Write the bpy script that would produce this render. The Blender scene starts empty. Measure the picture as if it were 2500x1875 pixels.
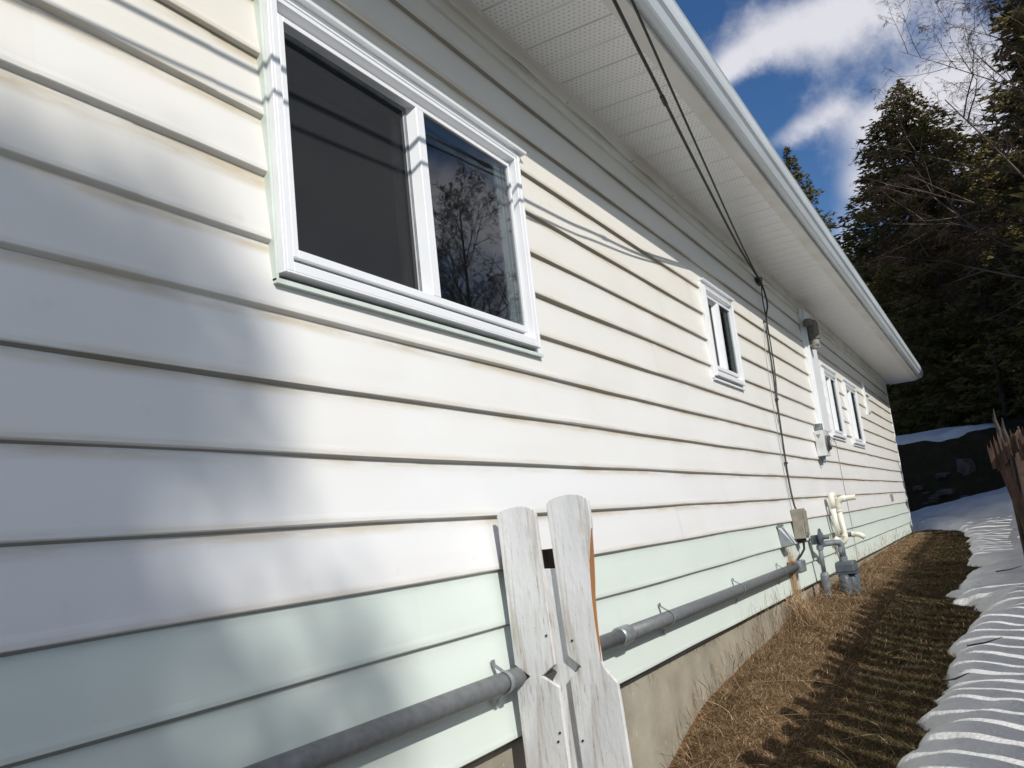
import bpy, math, random
import numpy as np
from mathutils import Vector, Matrix
random.seed(7); rng = np.random.default_rng(11)
S = bpy.context.scene; COL = S.collection
R_ = math.radians

# ---------------------------------------------------------------- camera, sky, sun, exposure
# world axes: X runs along the house wall away from the viewer, Y points into the house, Z up; the eye is at z = 0
cam = bpy.data.objects.new('camera', bpy.data.cameras.new('camera')); COL.objects.link(cam)
cam.data.sensor_width = 36.0; cam.data.lens = 30.19; cam.data.clip_start = .05; cam.data.clip_end = 3000
cr = Matrix(((0.4922718630, -0.1028658541, -0.8643419630), (-0.8636457210, -0.1815610496, -0.4702676406), (-0.1085563515, 0.9779847654, -0.1782170509)))
cam.matrix_world = Matrix.Translation((0, -1.693, 0)) @ cr.to_4x4()
S.camera = cam
SUN = Vector((-.65, -1.0, .88)).normalized()          # towards the sun
w = bpy.data.worlds.new('World'); S.world = w; w.use_nodes = True
nt = w.node_tree; N = nt.nodes; L = nt.links; N.clear()
def wn(t, **k):
    n = N.new(t)
    for a, b in k.items(): setattr(n, a, b)
    return n
def wmath(op, a, b=None, c=None, clamp=False):
    n = wn('ShaderNodeMath', operation=op); n.use_clamp = clamp
    for i, v in enumerate((a, b, c)):
        if v is None: continue
        if isinstance(v, (int, float)): n.inputs[i].default_value = v
        else: L.new(v, n.inputs[i])
    return n.outputs[0]
sky = wn('ShaderNodeTexSky'); sky.sky_type = 'NISHITA'; sky.sun_disc = False
sky.sun_elevation = math.asin(SUN.z); sky.sun_rotation = math.atan2(SUN.x, SUN.y)
sky.altitude = 800; sky.air_density = 1.0; sky.dust_density = .3; sky.ozone_density = 1.6
tc = wn('ShaderNodeTexCoord'); sp = wn('ShaderNodeSeparateXYZ'); L.new(tc.outputs['Generated'], sp.inputs[0])
az = wmath('ARCTAN2', sp.outputs[1], sp.outputs[0]); el = wmath('ARCSINE', sp.outputs[2])
nz = wn('ShaderNodeTexNoise'); nz.inputs['Scale'].default_value = 9; nz.inputs['Detail'].default_value = 9; nz.inputs['Roughness'].default_value = .62
L.new(tc.outputs['Generated'], nz.inputs['Vector'])
nz2 = wn('ShaderNodeTexNoise'); nz2.inputs['Scale'].default_value = 3.1; nz2.inputs['Detail'].default_value = 4
L.new(tc.outputs['Generated'], nz2.inputs['Vector'])
azj = wmath('MULTIPLY_ADD', wmath('SUBTRACT', nz.outputs[0], .5), .10, az)
elj = wmath('MULTIPLY_ADD', wmath('SUBTRACT', nz2.outputs[0], .5), .05, el)
BL = [(.085, .500, .115, .030, -.05, .95), (.20, .478, .055, .014, -.25, .65), (.03, .475, .05, .035, 0, .45), (.125, .402, .050, .014, -.3, .72), (.16, .435, .05, .008, 0, .25),
      (.075, .330, .022, .024, 0, .60), (.0, .385, .06, .035, -.3, .85), (.108, .250, .018, .035, 0, .9), (.055, .39, .035, .02, 0, .45), (-.07, .52, .05, .05, 0, .5), (-.1, .3, .1, .08, 0, .9),
      (-.60, .40, .14, .06, -.2, .9), (-.42, .27, .12, .07, .2, .9), (-.9, .8, .35, .16, .2, 1.2), (-1.3, .38, .35, .12, 0, 1.), (-1.9, .95, .6, .25, .2, 1.4), (-1.2, .62, .3, .12, .1, 1.1), (-2.2, .40, .3, .12, .2, 1.), (-2.9, .35, .3, .12, 0, 1.), (-2.6, 1.1, .5, .15, 0, 1.), (-1.4, 1.2, .5, .12, 0, 1.), (2.4, .4, .3, .1, .1, .9), (1.4, .3, .3, .07, 0, .9)]  # clouds out of view, mostly added to brighten and neutralise the shade
F = None
for (a0, e0, ra, re, tilt, amp) in BL:
    da = wmath('SUBTRACT', azj, a0); de = wmath('SUBTRACT', elj, e0)
    c_, s_ = math.cos(tilt), math.sin(tilt)
    u = wmath('ADD', wmath('MULTIPLY', da, c_ / ra), wmath('MULTIPLY', de, s_ / ra))
    v = wmath('ADD', wmath('MULTIPLY', da, -s_ / re), wmath('MULTIPLY', de, c_ / re))
    q = wmath('ADD', wmath('MULTIPLY', u, u), wmath('MULTIPLY', v, v))
    g = wmath('MULTIPLY', wmath('POWER', 2.718, wmath('MULTIPLY', q, -.7)), amp)
    F = g if F is None else wmath('ADD', F, g)
Fn = wmath('ADD', F, wmath('MULTIPLY', wmath('SUBTRACT', nz.outputs[0], .5), 2.1))
mr = wn('ShaderNodeMapRange', interpolation_type='SMOOTHSTEP'); mr.inputs['From Min'].default_value = .18; mr.inputs['From Max'].default_value = 1.05
L.new(Fn, mr.inputs['Value'])
hs = wn('ShaderNodeHueSaturation'); hs.inputs['Hue'].default_value = .507; hs.inputs['Saturation'].default_value = 1.27; hs.inputs['Value'].default_value = 1.16
L.new(sky.outputs[0], hs.inputs['Color'])
mx = wn('ShaderNodeMix', data_type='RGBA'); L.new(mr.outputs[0], mx.inputs[0]); L.new(hs.outputs[0], mx.inputs[6]); mx.inputs[7].default_value = (8.7, 8.7, 9.4, 1)
bg = wn('ShaderNodeBackground'); bg.inputs[1].default_value = .085; L.new(mx.outputs[2], bg.inputs[0])
ow = wn('ShaderNodeOutputWorld'); L.new(bg.outputs[0], ow.inputs[0])
sun = bpy.data.objects.new('sun', bpy.data.lights.new('sun', 'SUN')); COL.objects.link(sun)
sun.data.energy = 4.0; sun.data.angle = R_(.53); sun.data.color = (1, .965, .91)
sun.rotation_euler = SUN.to_track_quat('Z', 'Y').to_euler()
vs = S.view_settings; vs.view_transform = 'Standard'; vs.look = 'None'; vs.gamma = 1; vs.use_curve_mapping = False; vs.exposure = 0.0
S.cycles.max_bounces = 6; S.cycles.transparent_max_bounces = 12

# ---------------------------------------------------------------- materials
def mat(name, c1, c2=None, rough=.6, scale=8, detail=5, metal=0, bump=0, bscale=None, spec=.5, contrast=(.35, .65), stretch=(1, 1, 1), extra=None, coat=0):
    m = bpy.data.materials.new(name); m.use_nodes = True; t = m.node_tree; n = t.nodes; l = t.links
    b = n['Principled BSDF']; b.inputs['Roughness'].default_value = rough; b.inputs['Metallic'].default_value = metal
    b.inputs['Specular IOR Level'].default_value = spec; b.inputs['Coat Weight'].default_value = coat
    tc = n.new('ShaderNodeTexCoord'); mp = n.new('ShaderNodeMapping'); mp.inputs['Scale'].default_value = stretch; l.new(tc.outputs['Object'], mp.inputs[0])
    col = None
    if c2 is not None:
        z = n.new('ShaderNodeTexNoise'); z.inputs['Scale'].default_value = scale; z.inputs['Detail'].default_value = detail; l.new(mp.outputs[0], z.inputs['Vector'])
        r = n.new('ShaderNodeMapRange'); r.inputs['From Min'].default_value, r.inputs['From Max'].default_value = contrast; l.new(z.outputs[0], r.inputs['Value'])
        x = n.new('ShaderNodeMix'); x.data_type = 'RGBA'; x.inputs[6].default_value = (*c1, 1); x.inputs[7].default_value = (*c2, 1); l.new(r.outputs[0], x.inputs[0])
        col = x.outputs[2]
    if extra: col = extra(t, tc, mp, col, c1)
    if col is not None: l.new(col, b.inputs['Base Color'])
    else: b.inputs['Base Color'].default_value = (*c1, 1)
    if bump:
        z = n.new('ShaderNodeTexNoise'); z.inputs['Scale'].default_value = bscale or scale; z.inputs['Detail'].default_value = 6; l.new(mp.outputs[0], z.inputs['Vector'])
        bp = n.new('ShaderNodeBump'); bp.inputs['Strength'].default_value = 1; bp.inputs['Distance'].default_value = bump; l.new(z.outputs[0], bp.inputs['Height']); l.new(bp.outputs[0], b.inputs['Normal'])
    return m
def nm(t, op, a, b=None, clamp=False):
    n = t.nodes.new('ShaderNodeMath'); n.operation = op; n.use_clamp = clamp
    for i, v in enumerate((a, b)):
        if v is None: continue
        if isinstance(v, (int, float)): n.inputs[i].default_value = v
        else: t.links.new(v, n.inputs[i])
    return n.outputs[0]
def mixc(t, f, a, b):
    x = t.nodes.new('ShaderNodeMix'); x.data_type = 'RGBA'
    for i, v in ((0, f), (6, a), (7, b)):
        if isinstance(v, tuple): x.inputs[i].default_value = (*v, 1)
        elif isinstance(v, (int, float)): x.inputs[i].default_value = v
        else: t.links.new(v, x.inputs[i])
    return x.outputs[2]
def rng_(t, v, a, b, c=0, d=1, smooth=True):
    r = t.nodes.new('ShaderNodeMapRange'); r.interpolation_type = 'SMOOTHSTEP' if smooth else 'LINEAR'
    for k, q in (('From Min', a), ('From Max', b), ('To Min', c), ('To Max', d)): r.inputs[k].default_value = q
    t.links.new(v, r.inputs['Value']); return r.outputs[0]
def noise(t, vec, scale, detail=4, rough=.5):
    z = t.nodes.new('ShaderNodeTexNoise'); z.inputs['Scale'].default_value = scale; z.inputs['Detail'].default_value = detail; z.inputs['Roughness'].default_value = rough
    if vec is not None: t.links.new(vec, z.inputs['Vector'])
    return z.outputs[0]
def siding_extra(stain, amount):
    # grime that collects under the laps and along the hem of each board, old water spots, and lap shade painted on the underside
    def f(t, tc, mp, col, c1):
        s = t.nodes.new('ShaderNodeSeparateXYZ'); t.links.new(tc.outputs['Object'], s.inputs[0])
        oi = t.nodes.new('ShaderNodeObjectInfo')
        va = t.nodes.new('ShaderNodeVectorMath'); va.operation = 'ADD'; t.links.new(tc.outputs['Object'], va.inputs[0]); t.links.new(oi.outputs['Location'], va.inputs[1])
        st = t.nodes.new('ShaderNodeMapping'); st.inputs['Scale'].default_value = (1.0, 1, 7); t.links.new(va.outputs[0], st.inputs[0])
        n1 = noise(t, st.outputs[0], 2.2, 6, .6)
        n2 = noise(t, va.outputs[0], 9, 3)
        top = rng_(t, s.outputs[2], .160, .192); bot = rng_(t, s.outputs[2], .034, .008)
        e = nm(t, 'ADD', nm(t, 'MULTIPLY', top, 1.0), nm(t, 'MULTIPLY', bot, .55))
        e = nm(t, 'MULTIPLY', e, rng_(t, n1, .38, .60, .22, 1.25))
        sp_ = nm(t, 'MULTIPLY', rng_(t, n2, .66, .78), .25)
        big = nm(t, 'MULTIPLY', rng_(t, noise(t, va.outputs[0], 1.6, 4), .42, .68), .12)
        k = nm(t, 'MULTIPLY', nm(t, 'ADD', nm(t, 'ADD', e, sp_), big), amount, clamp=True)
        under = nm(t, 'MULTIPLY', rng_(t, s.outputs[2], .0038, .0015), .85)  # contact shadow of the lap, painted dark on the hem underside
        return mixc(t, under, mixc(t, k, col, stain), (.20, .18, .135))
    return f
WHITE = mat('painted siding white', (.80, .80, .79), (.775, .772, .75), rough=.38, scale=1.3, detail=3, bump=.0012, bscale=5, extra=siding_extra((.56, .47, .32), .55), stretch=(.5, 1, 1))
def lerp3(a, b, t): return tuple(p + (q - p) * t for p, q in zip(a, b))
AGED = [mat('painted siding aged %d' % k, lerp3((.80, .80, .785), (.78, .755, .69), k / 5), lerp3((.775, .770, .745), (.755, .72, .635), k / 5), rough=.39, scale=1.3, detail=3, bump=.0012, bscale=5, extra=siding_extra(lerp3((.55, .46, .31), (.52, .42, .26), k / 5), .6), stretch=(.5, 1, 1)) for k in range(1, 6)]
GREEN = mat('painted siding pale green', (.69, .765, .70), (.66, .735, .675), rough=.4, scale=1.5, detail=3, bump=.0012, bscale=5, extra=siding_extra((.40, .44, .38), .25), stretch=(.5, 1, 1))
TRIM = mat('white vinyl', (.82, .83, .84), (.79, .80, .81), rough=.32, scale=4, detail=3, bump=.0004, bscale=20)
TRIMD = mat('aged white trim', (.76, .755, .72), (.64, .615, .54), rough=.42, scale=2.2, detail=5, bump=.001, bscale=9, contrast=(.4, .7))
JCH = mat('pale green channel', (.66, .73, .67), (.58, .64, .58), rough=.45, scale=9)
def perf(t, tc, mp, col, c1):
    s = t.nodes.new('ShaderNodeSeparateXYZ'); t.links.new(tc.outputs['Object'], s.inputs[0])
    def cell(v, p, hw):
        m_ = nm(t, 'ABSOLUTE', nm(t, 'SUBTRACT', nm(t, 'FRACT', nm(t, 'DIVIDE', v, p)), .5)); return nm(t, 'LESS_THAN', m_, hw / p)
    xr = cell(nm(t, 'ADD', s.outputs[0], 3.0), .0290, .0022)
    row = nm(t, 'MULTIPLY', nm(t, 'FLOOR', nm(t, 'DIVIDE', nm(t, 'ADD', s.outputs[0], 3.0), .0290)), .013)
    yr = cell(nm(t, 'ADD', nm(t, 'ADD', s.outputs[1], 3.0), row), .0265, .0048)
    u = nm(t, 'FRACT', nm(t, 'DIVIDE', nm(t, 'ADD', s.outputs[0], .0), .2032))
    keep = nm(t, 'MULTIPLY', nm(t, 'GREATER_THAN', u, .10), nm(t, 'LESS_THAN', u, .90))
    return mixc(t, nm(t, 'MULTIPLY', nm(t, 'MULTIPLY', xr, yr), nm(t, 'MULTIPLY', keep, .82)), col, (.035, .035, .035))
SOFFIT = mat('perforated soffit', (.90, .90, .89), (.86, .86, .845), rough=.4, scale=3, detail=4, extra=perf)
GUTTER = mat('gutter aluminium', (.60, .65, .68), (.52, .56, .58), rough=.33, scale=3, detail=5, bump=.0006, bscale=7, stretch=(.3, 1, 1))
DARK = mat('dark interior', (.05, .05, .052), rough=.9)
ROOMWALL = mat('room paint', (.30, .29, .27), rough=.9)
CONC = mat('foundation concrete', (.36, .325, .25), (.26, .235, .18), rough=.9, scale=3.5, detail=8, bump=.004, bscale=18, extra=lambda t, tc, mp, col, c1: mixc(t, rng_(t, noise(t, mp.outputs[0], 22, 5), .66, .74, 0, .6), mixc(t, rng_(t, noise(t, mp.outputs[0], 1.3, 6), .5, .75, 0, .45), col, (.46, .44, .38)), (.55, .53, .47)))
SHING = mat('roof shingles', (.09, .085, .08), (.05, .05, .05), rough=.9, scale=20)
GALV = mat('galvanised steel', (.18, .19, .195), (.125, .135, .14), rough=.5, scale=34, detail=7, metal=.2, bump=.0006, bscale=60, contrast=(.3, .7))
GALVL = mat('bright galvanised', (.32, .345, .36), (.22, .24, .255), rough=.38, scale=20, metal=.4)
GREYM = mat('grey meter paint', (.10, .12, .138), (.07, .085, .10), rough=.42, scale=14, detail=5, bump=.0006, bscale=50)
GREYP = mat('grey pipe paint', (.19, .215, .235), (.12, .135, .15), rough=.5, scale=20, detail=5, bump=.001, bscale=40)
PVC = mat('aged white plastic', (.80, .78, .69), (.70, .66, .54), rough=.34, scale=6, detail=5, contrast=(.35, .75))
PVCG = mat('dark grey coupling', (.13, .16, .18), rough=.5)
TAN = mat('weathered beige plastic', (.30, .275, .225), (.21, .19, .155), rough=.6, scale=14, detail=6)
WHEAD = mat('weathered conduit head', (.17, .16, .145), (.10, .095, .085), rough=.7, scale=20)
BLACK = mat('black cable', (.012, .012, .012), (.03, .03, .028), rough=.55, scale=40)
GREYW = mat('grey wire', (.30, .30, .29), rough=.5)
RUST = mat('rusty clamp', (.35, .13, .04), (.2, .09, .04), rough=.8, scale=60)
BRN = mat('dark brown timber', (.045, .03, .022), (.02, .014, .01), rough=.85, scale=20, stretch=(1, 1, .2))
MBOX = mat('meter enclosure', (.66, .67, .65), (.55, .55, .52), rough=.4, scale=8)
EMB = mat('enclosure emblem', (.22, .22, .2), rough=.5)
def paintwood(t, tc, mp, col, c1):
    a = t.nodes.new('ShaderNodeMapping'); a.inputs['Scale'].default_value = (3, 9, .9); t.links.new(tc.outputs['Object'], a.inputs[0])
    b_ = t.nodes.new('ShaderNodeMapping'); b_.inputs['Scale'].default_value = (12, 42, 4); t.links.new(tc.outputs['Object'], b_.inputs[0])
    n1 = noise(t, a.outputs[0], 3.0, 7, .7); n2 = noise(t, b_.outputs[0], 2.6, 8, .75)
    c = mixc(t, rng_(t, n1, .47, .66, 0, .75), col, (.42, .375, .32))
    c = mixc(t, rng_(t, n2, .57, .68, 0, .85), c, (.22, .18, .145))
    v = t.nodes.new('ShaderNodeTexVoronoi'); v.inputs['Scale'].default_value = 9; t.links.new(a.outputs[0], v.inputs['Vector'])
    return mixc(t, rng_(t, v.outputs['Distance'], .06, .035, 0, .7), c, (.10, .07, .05))
PICK = mat('flaking white paint', (.71, .715, .715), (.60, .605, .61), rough=.7, scale=9, detail=8, bump=.0022, bscale=55, stretch=(1, 1, .35), extra=paintwood)
RAW = mat('fresh split wood', (.42, .20, .07), (.30, .13, .045), rough=.8, scale=18, stretch=(1, 1, .15))
OLDW = mat('weathered brown boards', (.125, .070, .044), (.045, .03, .023), rough=.85, scale=14, detail=7, bump=.004, bscale=30, stretch=(2, 2, .2))
GREYWOOD = mat('grey weathered stake', (.055, .047, .040), (.03, .026, .022), rough=.9, scale=14, stretch=(1, 1, .2))
def grd(t, tc, mp, col, c1):
    s = t.nodes.new('ShaderNodeSeparateXYZ'); t.links.new(tc.outputs['Object'], s.inputs[0])
    f = rng_(t, s.outputs[1], -1.0, -.25)
    dry = mixc(t, noise(t, tc.outputs['Object'], 30, 6, .7), (.075, .043, .022), (.24, .145, .075))
    grn = mixc(t, noise(t, tc.outputs['Object'], 26, 6, .7), (.022, .022, .010), (.075, .062, .026))
    c = mixc(t, f, grn, dry)
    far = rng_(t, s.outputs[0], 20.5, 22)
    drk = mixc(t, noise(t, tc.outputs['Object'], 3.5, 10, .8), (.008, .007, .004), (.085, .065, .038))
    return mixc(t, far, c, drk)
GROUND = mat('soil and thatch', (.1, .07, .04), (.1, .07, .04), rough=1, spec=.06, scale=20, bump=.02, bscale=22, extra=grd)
SNOW = mat('old snow', (.74, .745, .74), (.62, .625, .63), rough=.62, scale=5, detail=8, bump=.010, bscale=38, contrast=(.4, .75), extra=lambda t, tc, mp, col, c1: mixc(t, rng_(t, noise(t, mp.outputs[0], 70, 2), .735, .76, 0, .7), mixc(t, rng_(t, noise(t, mp.outputs[0], 2.4, 7, .7), .55, .75, 0, .35), col, (.50, .47, .42)), (.10, .075, .05)))
ROCK = mat('pale grey rock', (.15, .14, .125), (.07, .066, .058), spec=.15, rough=.95, scale=7, detail=7, bump=.02, bscale=9)
BARK = mat('conifer bark', (.07, .055, .045), (.03, .024, .02), rough=.95, scale=20, bump=.01, stretch=(1, 1, .3))
def blade_mat(name, stops, rough=.8, trans=.0):
    m = bpy.data.materials.new(name); m.use_nodes = True; t = m.node_tree; b = t.nodes['Principled BSDF']; b.inputs['Roughness'].default_value = rough; b.inputs['Specular IOR Level'].default_value = .10
    a = t.nodes.new('ShaderNodeAttribute'); a.attribute_name = 'variation'
    r = t.nodes.new('ShaderNodeValToRGB'); t.links.new(a.outputs['Fac'], r.inputs[0])
    e = r.color_ramp.elements
    e[0].position, e[0].color = stops[0][0], (*stops[0][1], 1); e[1].position, e[1].color = stops[-1][0], (*stops[-1][1], 1)
    for p, c in stops[1:-1]: x = e.new(p); x.color = (*c, 1)
    t.links.new(r.outputs[0], b.inputs['Base Color'])
    if trans:
        tr = t.nodes.new('ShaderNodeBsdfTranslucent'); t.links.new(r.outputs[0], tr.inputs[0]); mxs = t.nodes.new('ShaderNodeMixShader'); mxs.inputs[0].default_value = trans
        t.links.new(b.outputs[0], mxs.inputs[1]); t.links.new(tr.outputs[0], mxs.inputs[2]); t.links.new(mxs.outputs[0], t.nodes['Material Output'].inputs[0])
    return m
GRASS = blade_mat('dry lawn blades', [(0, (.032, .030, .014)), (.3, (.098, .088, .042)), (.55, (.235, .145, .080)), (.8, (.42, .295, .175)), (.93, (.52, .39, .24)), (1, (.66, .54, .37))], trans=.2)
NEEDLE = blade_mat('conifer needles', [(0, (.042, .044, .019)), (.35, (.12, .112, .045)), (.7, (.25, .205, .08)), (1, (.24, .16, .085))], trans=.15)
TWIG = blade_mat('bare twigs', [(0, (.045, .030, .024)), (.6, (.075, .05, .038)), (1, (.14, .115, .095))])
# glass: a clear pane with a Fresnel reflection
def glass(name, tint, dens):
    m = bpy.data.materials.new(name); m.use_nodes = True; t = m.node_tree; t.nodes.clear()
    o = t.nodes.new('ShaderNodeOutputMaterial'); tr = t.nodes.new('ShaderNodeBsdfTransparent'); tr.inputs[0].default_value = (*tint, 1)
    df = t.nodes.new('ShaderNodeBsdfDiffuse'); df.inputs[0].default_value = (.035, .04, .045, 1); a = t.nodes.new('ShaderNodeMixShader'); a.inputs[0].default_value = dens
    gl = t.nodes.new('ShaderNodeBsdfGlossy'); gl.inputs['Roughness'].default_value = .01; fr = t.nodes.new('ShaderNodeFresnel'); fr.inputs[0].default_value = 2.1
    b = t.nodes.new('ShaderNodeMixShader'); l = t.links
    l.new(tr.outputs[0], a.inputs[1]); l.new(df.outputs[0], a.inputs[2]); geo = t.nodes.new('ShaderNodeNewGeometry'); inv = t.nodes.new('ShaderNodeMath'); inv.operation = 'SUBTRACT'; inv.inputs[0].default_value = 1; l.new(geo.outputs['Backfacing'], inv.inputs[1]); ml = t.nodes.new('ShaderNodeMath'); ml.operation = 'MULTIPLY'; l.new(inv.outputs[0], ml.inputs[0]); l.new(fr.outputs[0], ml.inputs[1]); l.new(ml.outputs[0], b.inputs[0]); l.new(a.outputs[0], b.inputs[1]); l.new(gl.outputs[0], b.inputs[2]); l.new(b.outputs[0], o.inputs[0])
    return m
GLASS = glass('window glass', (.66, .70, .70), .10)
def screen_mat():
    m = bpy.data.materials.new('insect screen'); m.use_nodes = True; t = m.node_tree; t.nodes.clear()
    o = t.nodes.new('ShaderNodeOutputMaterial'); tr = t.nodes.new('ShaderNodeBsdfTransparent'); df = t.nodes.new('ShaderNodeBsdfDiffuse'); df.inputs[0].default_value = (.036, .038, .040, 1)
    a = t.nodes.new('ShaderNodeMixShader'); a.inputs[0].default_value = .74; t.links.new(tr.outputs[0], a.inputs[1]); t.links.new(df.outputs[0], a.inputs[2]); t.links.new(a.outputs[0], o.inputs[0])
    return m
SCREEN = screen_mat()

# ---------------------------------------------------------------- mesh helpers
WP = {}
class MB:
    def __init__(s): s.v = []; s.f = []
    def add(s, v, f):
        o = len(s.v); s.v += [tuple(p) for p in v]; s.f += [tuple(i + o for i in q) for q in f]; return s
    def box(s, a, b):
        x0, y0, z0 = [min(i, j) for i, j in zip(a, b)]; x1, y1, z1 = [max(i, j) for i, j in zip(a, b)]
        return s.add([(x0, y0, z0), (x1, y0, z0), (x1, y1, z0), (x0, y1, z0), (x0, y0, z1), (x1, y0, z1), (x1, y1, z1), (x0, y1, z1)], [(0, 3, 2, 1), (4, 5, 6, 7), (0, 1, 5, 4), (1, 2, 6, 5), (2, 3, 7, 6), (3, 0, 4, 7)])
    def cbox(s, a, b, c):          # box with chamfered edges facing -Y
        x0, y0, z0 = [min(i, j) for i, j in zip(a, b)]; x1, y1, z1 = [max(i, j) for i, j in zip(a, b)]
        return s.add([(x0, y1, z0), (x1, y1, z0), (x1, y1, z1), (x0, y1, z1), (x0, y0 + c, z0), (x1, y0 + c, z0), (x1, y0 + c, z1), (x0, y0 + c, z1), (x0 + c, y0, z0 + c), (x1 - c, y0, z0 + c), (x1 - c, y0, z1 - c), (x0 + c, y0, z1 - c)],
                     [(0, 3, 2, 1), (0, 1, 5, 4), (1, 2, 6, 5), (2, 3, 7, 6), (3, 0, 4, 7), (4, 5, 9, 8), (5, 6, 10, 9), (6, 7, 11, 10), (7, 4, 8, 11), (8, 9, 10, 11)])
    def ext(s, prof, a, b, axis=0, closed=True):   # profile list of 2-tuples extruded along an axis
        n = len(prof); P = []
        for t in (a, b):
            for p in prof: P.append({0: (t, p[0], p[1]), 1: (p[0], t, p[1]), 2: (p[0], p[1], t)}[axis])
        f = [(i, (i + 1) % n, (i + 1) % n + n, i + n) for i in range(n if closed else n - 1)]
        if closed: f += [tuple(range(n))[::-1], tuple(range(n, 2 * n))]
        return s.add(P, f)
    def tube(s, pts, rad, n=10, cap=True):
        pts = [Vector(p) for p in pts]; m = len(pts); rad = rad if hasattr(rad, '__len__') else [rad] * m
        up = None; V = []
        for i, p in enumerate(pts):
            d = (pts[min(i + 1, m - 1)] - pts[max(i - 1, 0)]).normalized()
            if up is None: up = Vector((0, 0, 1)) if abs(d.z) < .9 else Vector((1, 0, 0))
            up = (up - d * up.dot(d)).normalized(); sd = d.cross(up)
            for k in range(n):
                a = 2 * math.pi * k / n; V.append(p + (up * math.cos(a) + sd * math.sin(a)) * rad[i])
        f = [(i * n + k, i * n + (k + 1) % n, (i + 1) * n + (k + 1) % n, (i + 1) * n + k) for i in range(m - 1) for k in range(n)]
        if cap: f += [tuple(range(n))[::-1], tuple(range((m - 1) * n, m * n))]
        return s.add(V, f)
    def build(s, name, m, parent=None, origin=None, smooth=False, bevel=0, shade_auto=False):
        pw = WP.get(parent.name, Vector()) if parent else Vector()
        o = Vector(origin) if origin is not None else pw.copy()
        me = bpy.data.meshes.new(name); me.from_pydata([tuple(Vector(p) - o) for p in s.v], [], s.f); me.materials.append(m)
        if smooth: me.polygons.foreach_set('use_smooth', [True] * len(me.polygons))
        me.update()
        ob = bpy.data.objects.new(name, me); COL.objects.link(ob); ob.location = o - pw; WP[ob.name] = o
        if parent: ob.parent = parent
        if bevel:
            b = ob.modifiers.new('b', 'BEVEL'); b.width = bevel; b.segments = 2; b.limit_method = 'ANGLE'; b.angle_limit = R_(35)
        return ob
def arc(c, a, b, r, n=8):            # rounded bend from a through corner c to b
    c, a, b = Vector(c), Vector(a), Vector(b); da = (a - c).normalized(); db = (b - c).normalized(); p, q = c + da * r, c + db * r
    return [tuple((1 - t) ** 2 * p + 2 * t * (1 - t) * c + t * t * q) for t in [i / n for i in range(n + 1)]]
def empty(name, loc, label=None, cat=None, group=None, parent=None):
    o = bpy.data.objects.new(name, None); COL.objects.link(o); pw = WP.get(parent.name, Vector()) if parent else Vector()
    o.location = Vector(loc) - pw; WP[o.name] = Vector(loc); o.parent = parent
    if label: tag(o, label, cat, group)
    return o
def tag(o, label=None, cat=None, group=None, kind=None):
    if label: o['label'] = label
    if cat: o['category'] = cat
    if group: o['group'] = group
    if kind: o['kind'] = kind
    return o
def fastmesh(name, V, Fc, m, parent=None, var=None, smooth=False, loc=(0, 0, 0), nv=3):
    me = bpy.data.meshes.new(name); V = np.asarray(V, np.float32); Fc = np.asarray(Fc, np.int32); nf = len(Fc)
    me.vertices.add(len(V)); me.vertices.foreach_set('co', V.ravel()); me.loops.add(nf * nv); me.loops.foreach_set('vertex_index', Fc.ravel())
    me.polygons.add(nf); me.polygons.foreach_set('loop_start', np.arange(0, nf * nv, nv, dtype=np.int32)); me.polygons.foreach_set('loop_total', np.full(nf, nv, np.int32))
    if smooth: me.polygons.foreach_set('use_smooth', np.ones(nf, bool))
    me.materials.append(m); me.update(calc_edges=True)
    if var is not None:
        a = me.attributes.new('variation', 'FLOAT', 'FACE'); a.data.foreach_set('value', np.asarray(var, np.float32))
    ob = bpy.data.objects.new(name, me); COL.objects.link(ob); ob.location = loc; ob.parent = parent; WP[ob.name] = (WP.get(parent.name, Vector()) if parent else Vector()) + Vector(loc)
    return ob

# ---------------------------------------------------------------- terrain
BX = [-40, -5, 0, 3, 4.5, 6, 8.5, 12, 17, 20, 22]; BZ = [-1.7, -1.5, -1.42, -1.35, -1.26, -1.15, -1.02, -.93, -.86, -.76, -.56]
WX = [-40, 3, 4.28, 5.0, 7.3, 11, 16.8, 19, 20, 22]; WZ = [-1.75, -1.34, -1.235, -1.05, -.90, -.79, -.755, -.755, -.76, -.56]
def vnoise(x, y, s, seed=0):
    x = np.asarray(x, float) / s + seed * 17.3; y = np.asarray(y, float) / s + seed * 9.1; xi = np.floor(x); yi = np.floor(y); fx = x - xi; fy = y - yi
    fx = fx * fx * (3 - 2 * fx); fy = fy * fy * (3 - 2 * fy)
    def h(a, b): q = np.sin(a * 127.1 + b * 311.7 + seed * 3.7) * 43758.5453; return q - np.floor(q)
    return (h(xi, yi) * (1 - fx) + h(xi + 1, yi) * fx) * (1 - fy) + (h(xi, yi + 1) * (1 - fx) + h(xi + 1, yi + 1) * fx) * fy
def sst(v, a, b): t = np.clip((v - a) / (b - a), 0, 1); return t * t * (3 - 2 * t)
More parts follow.
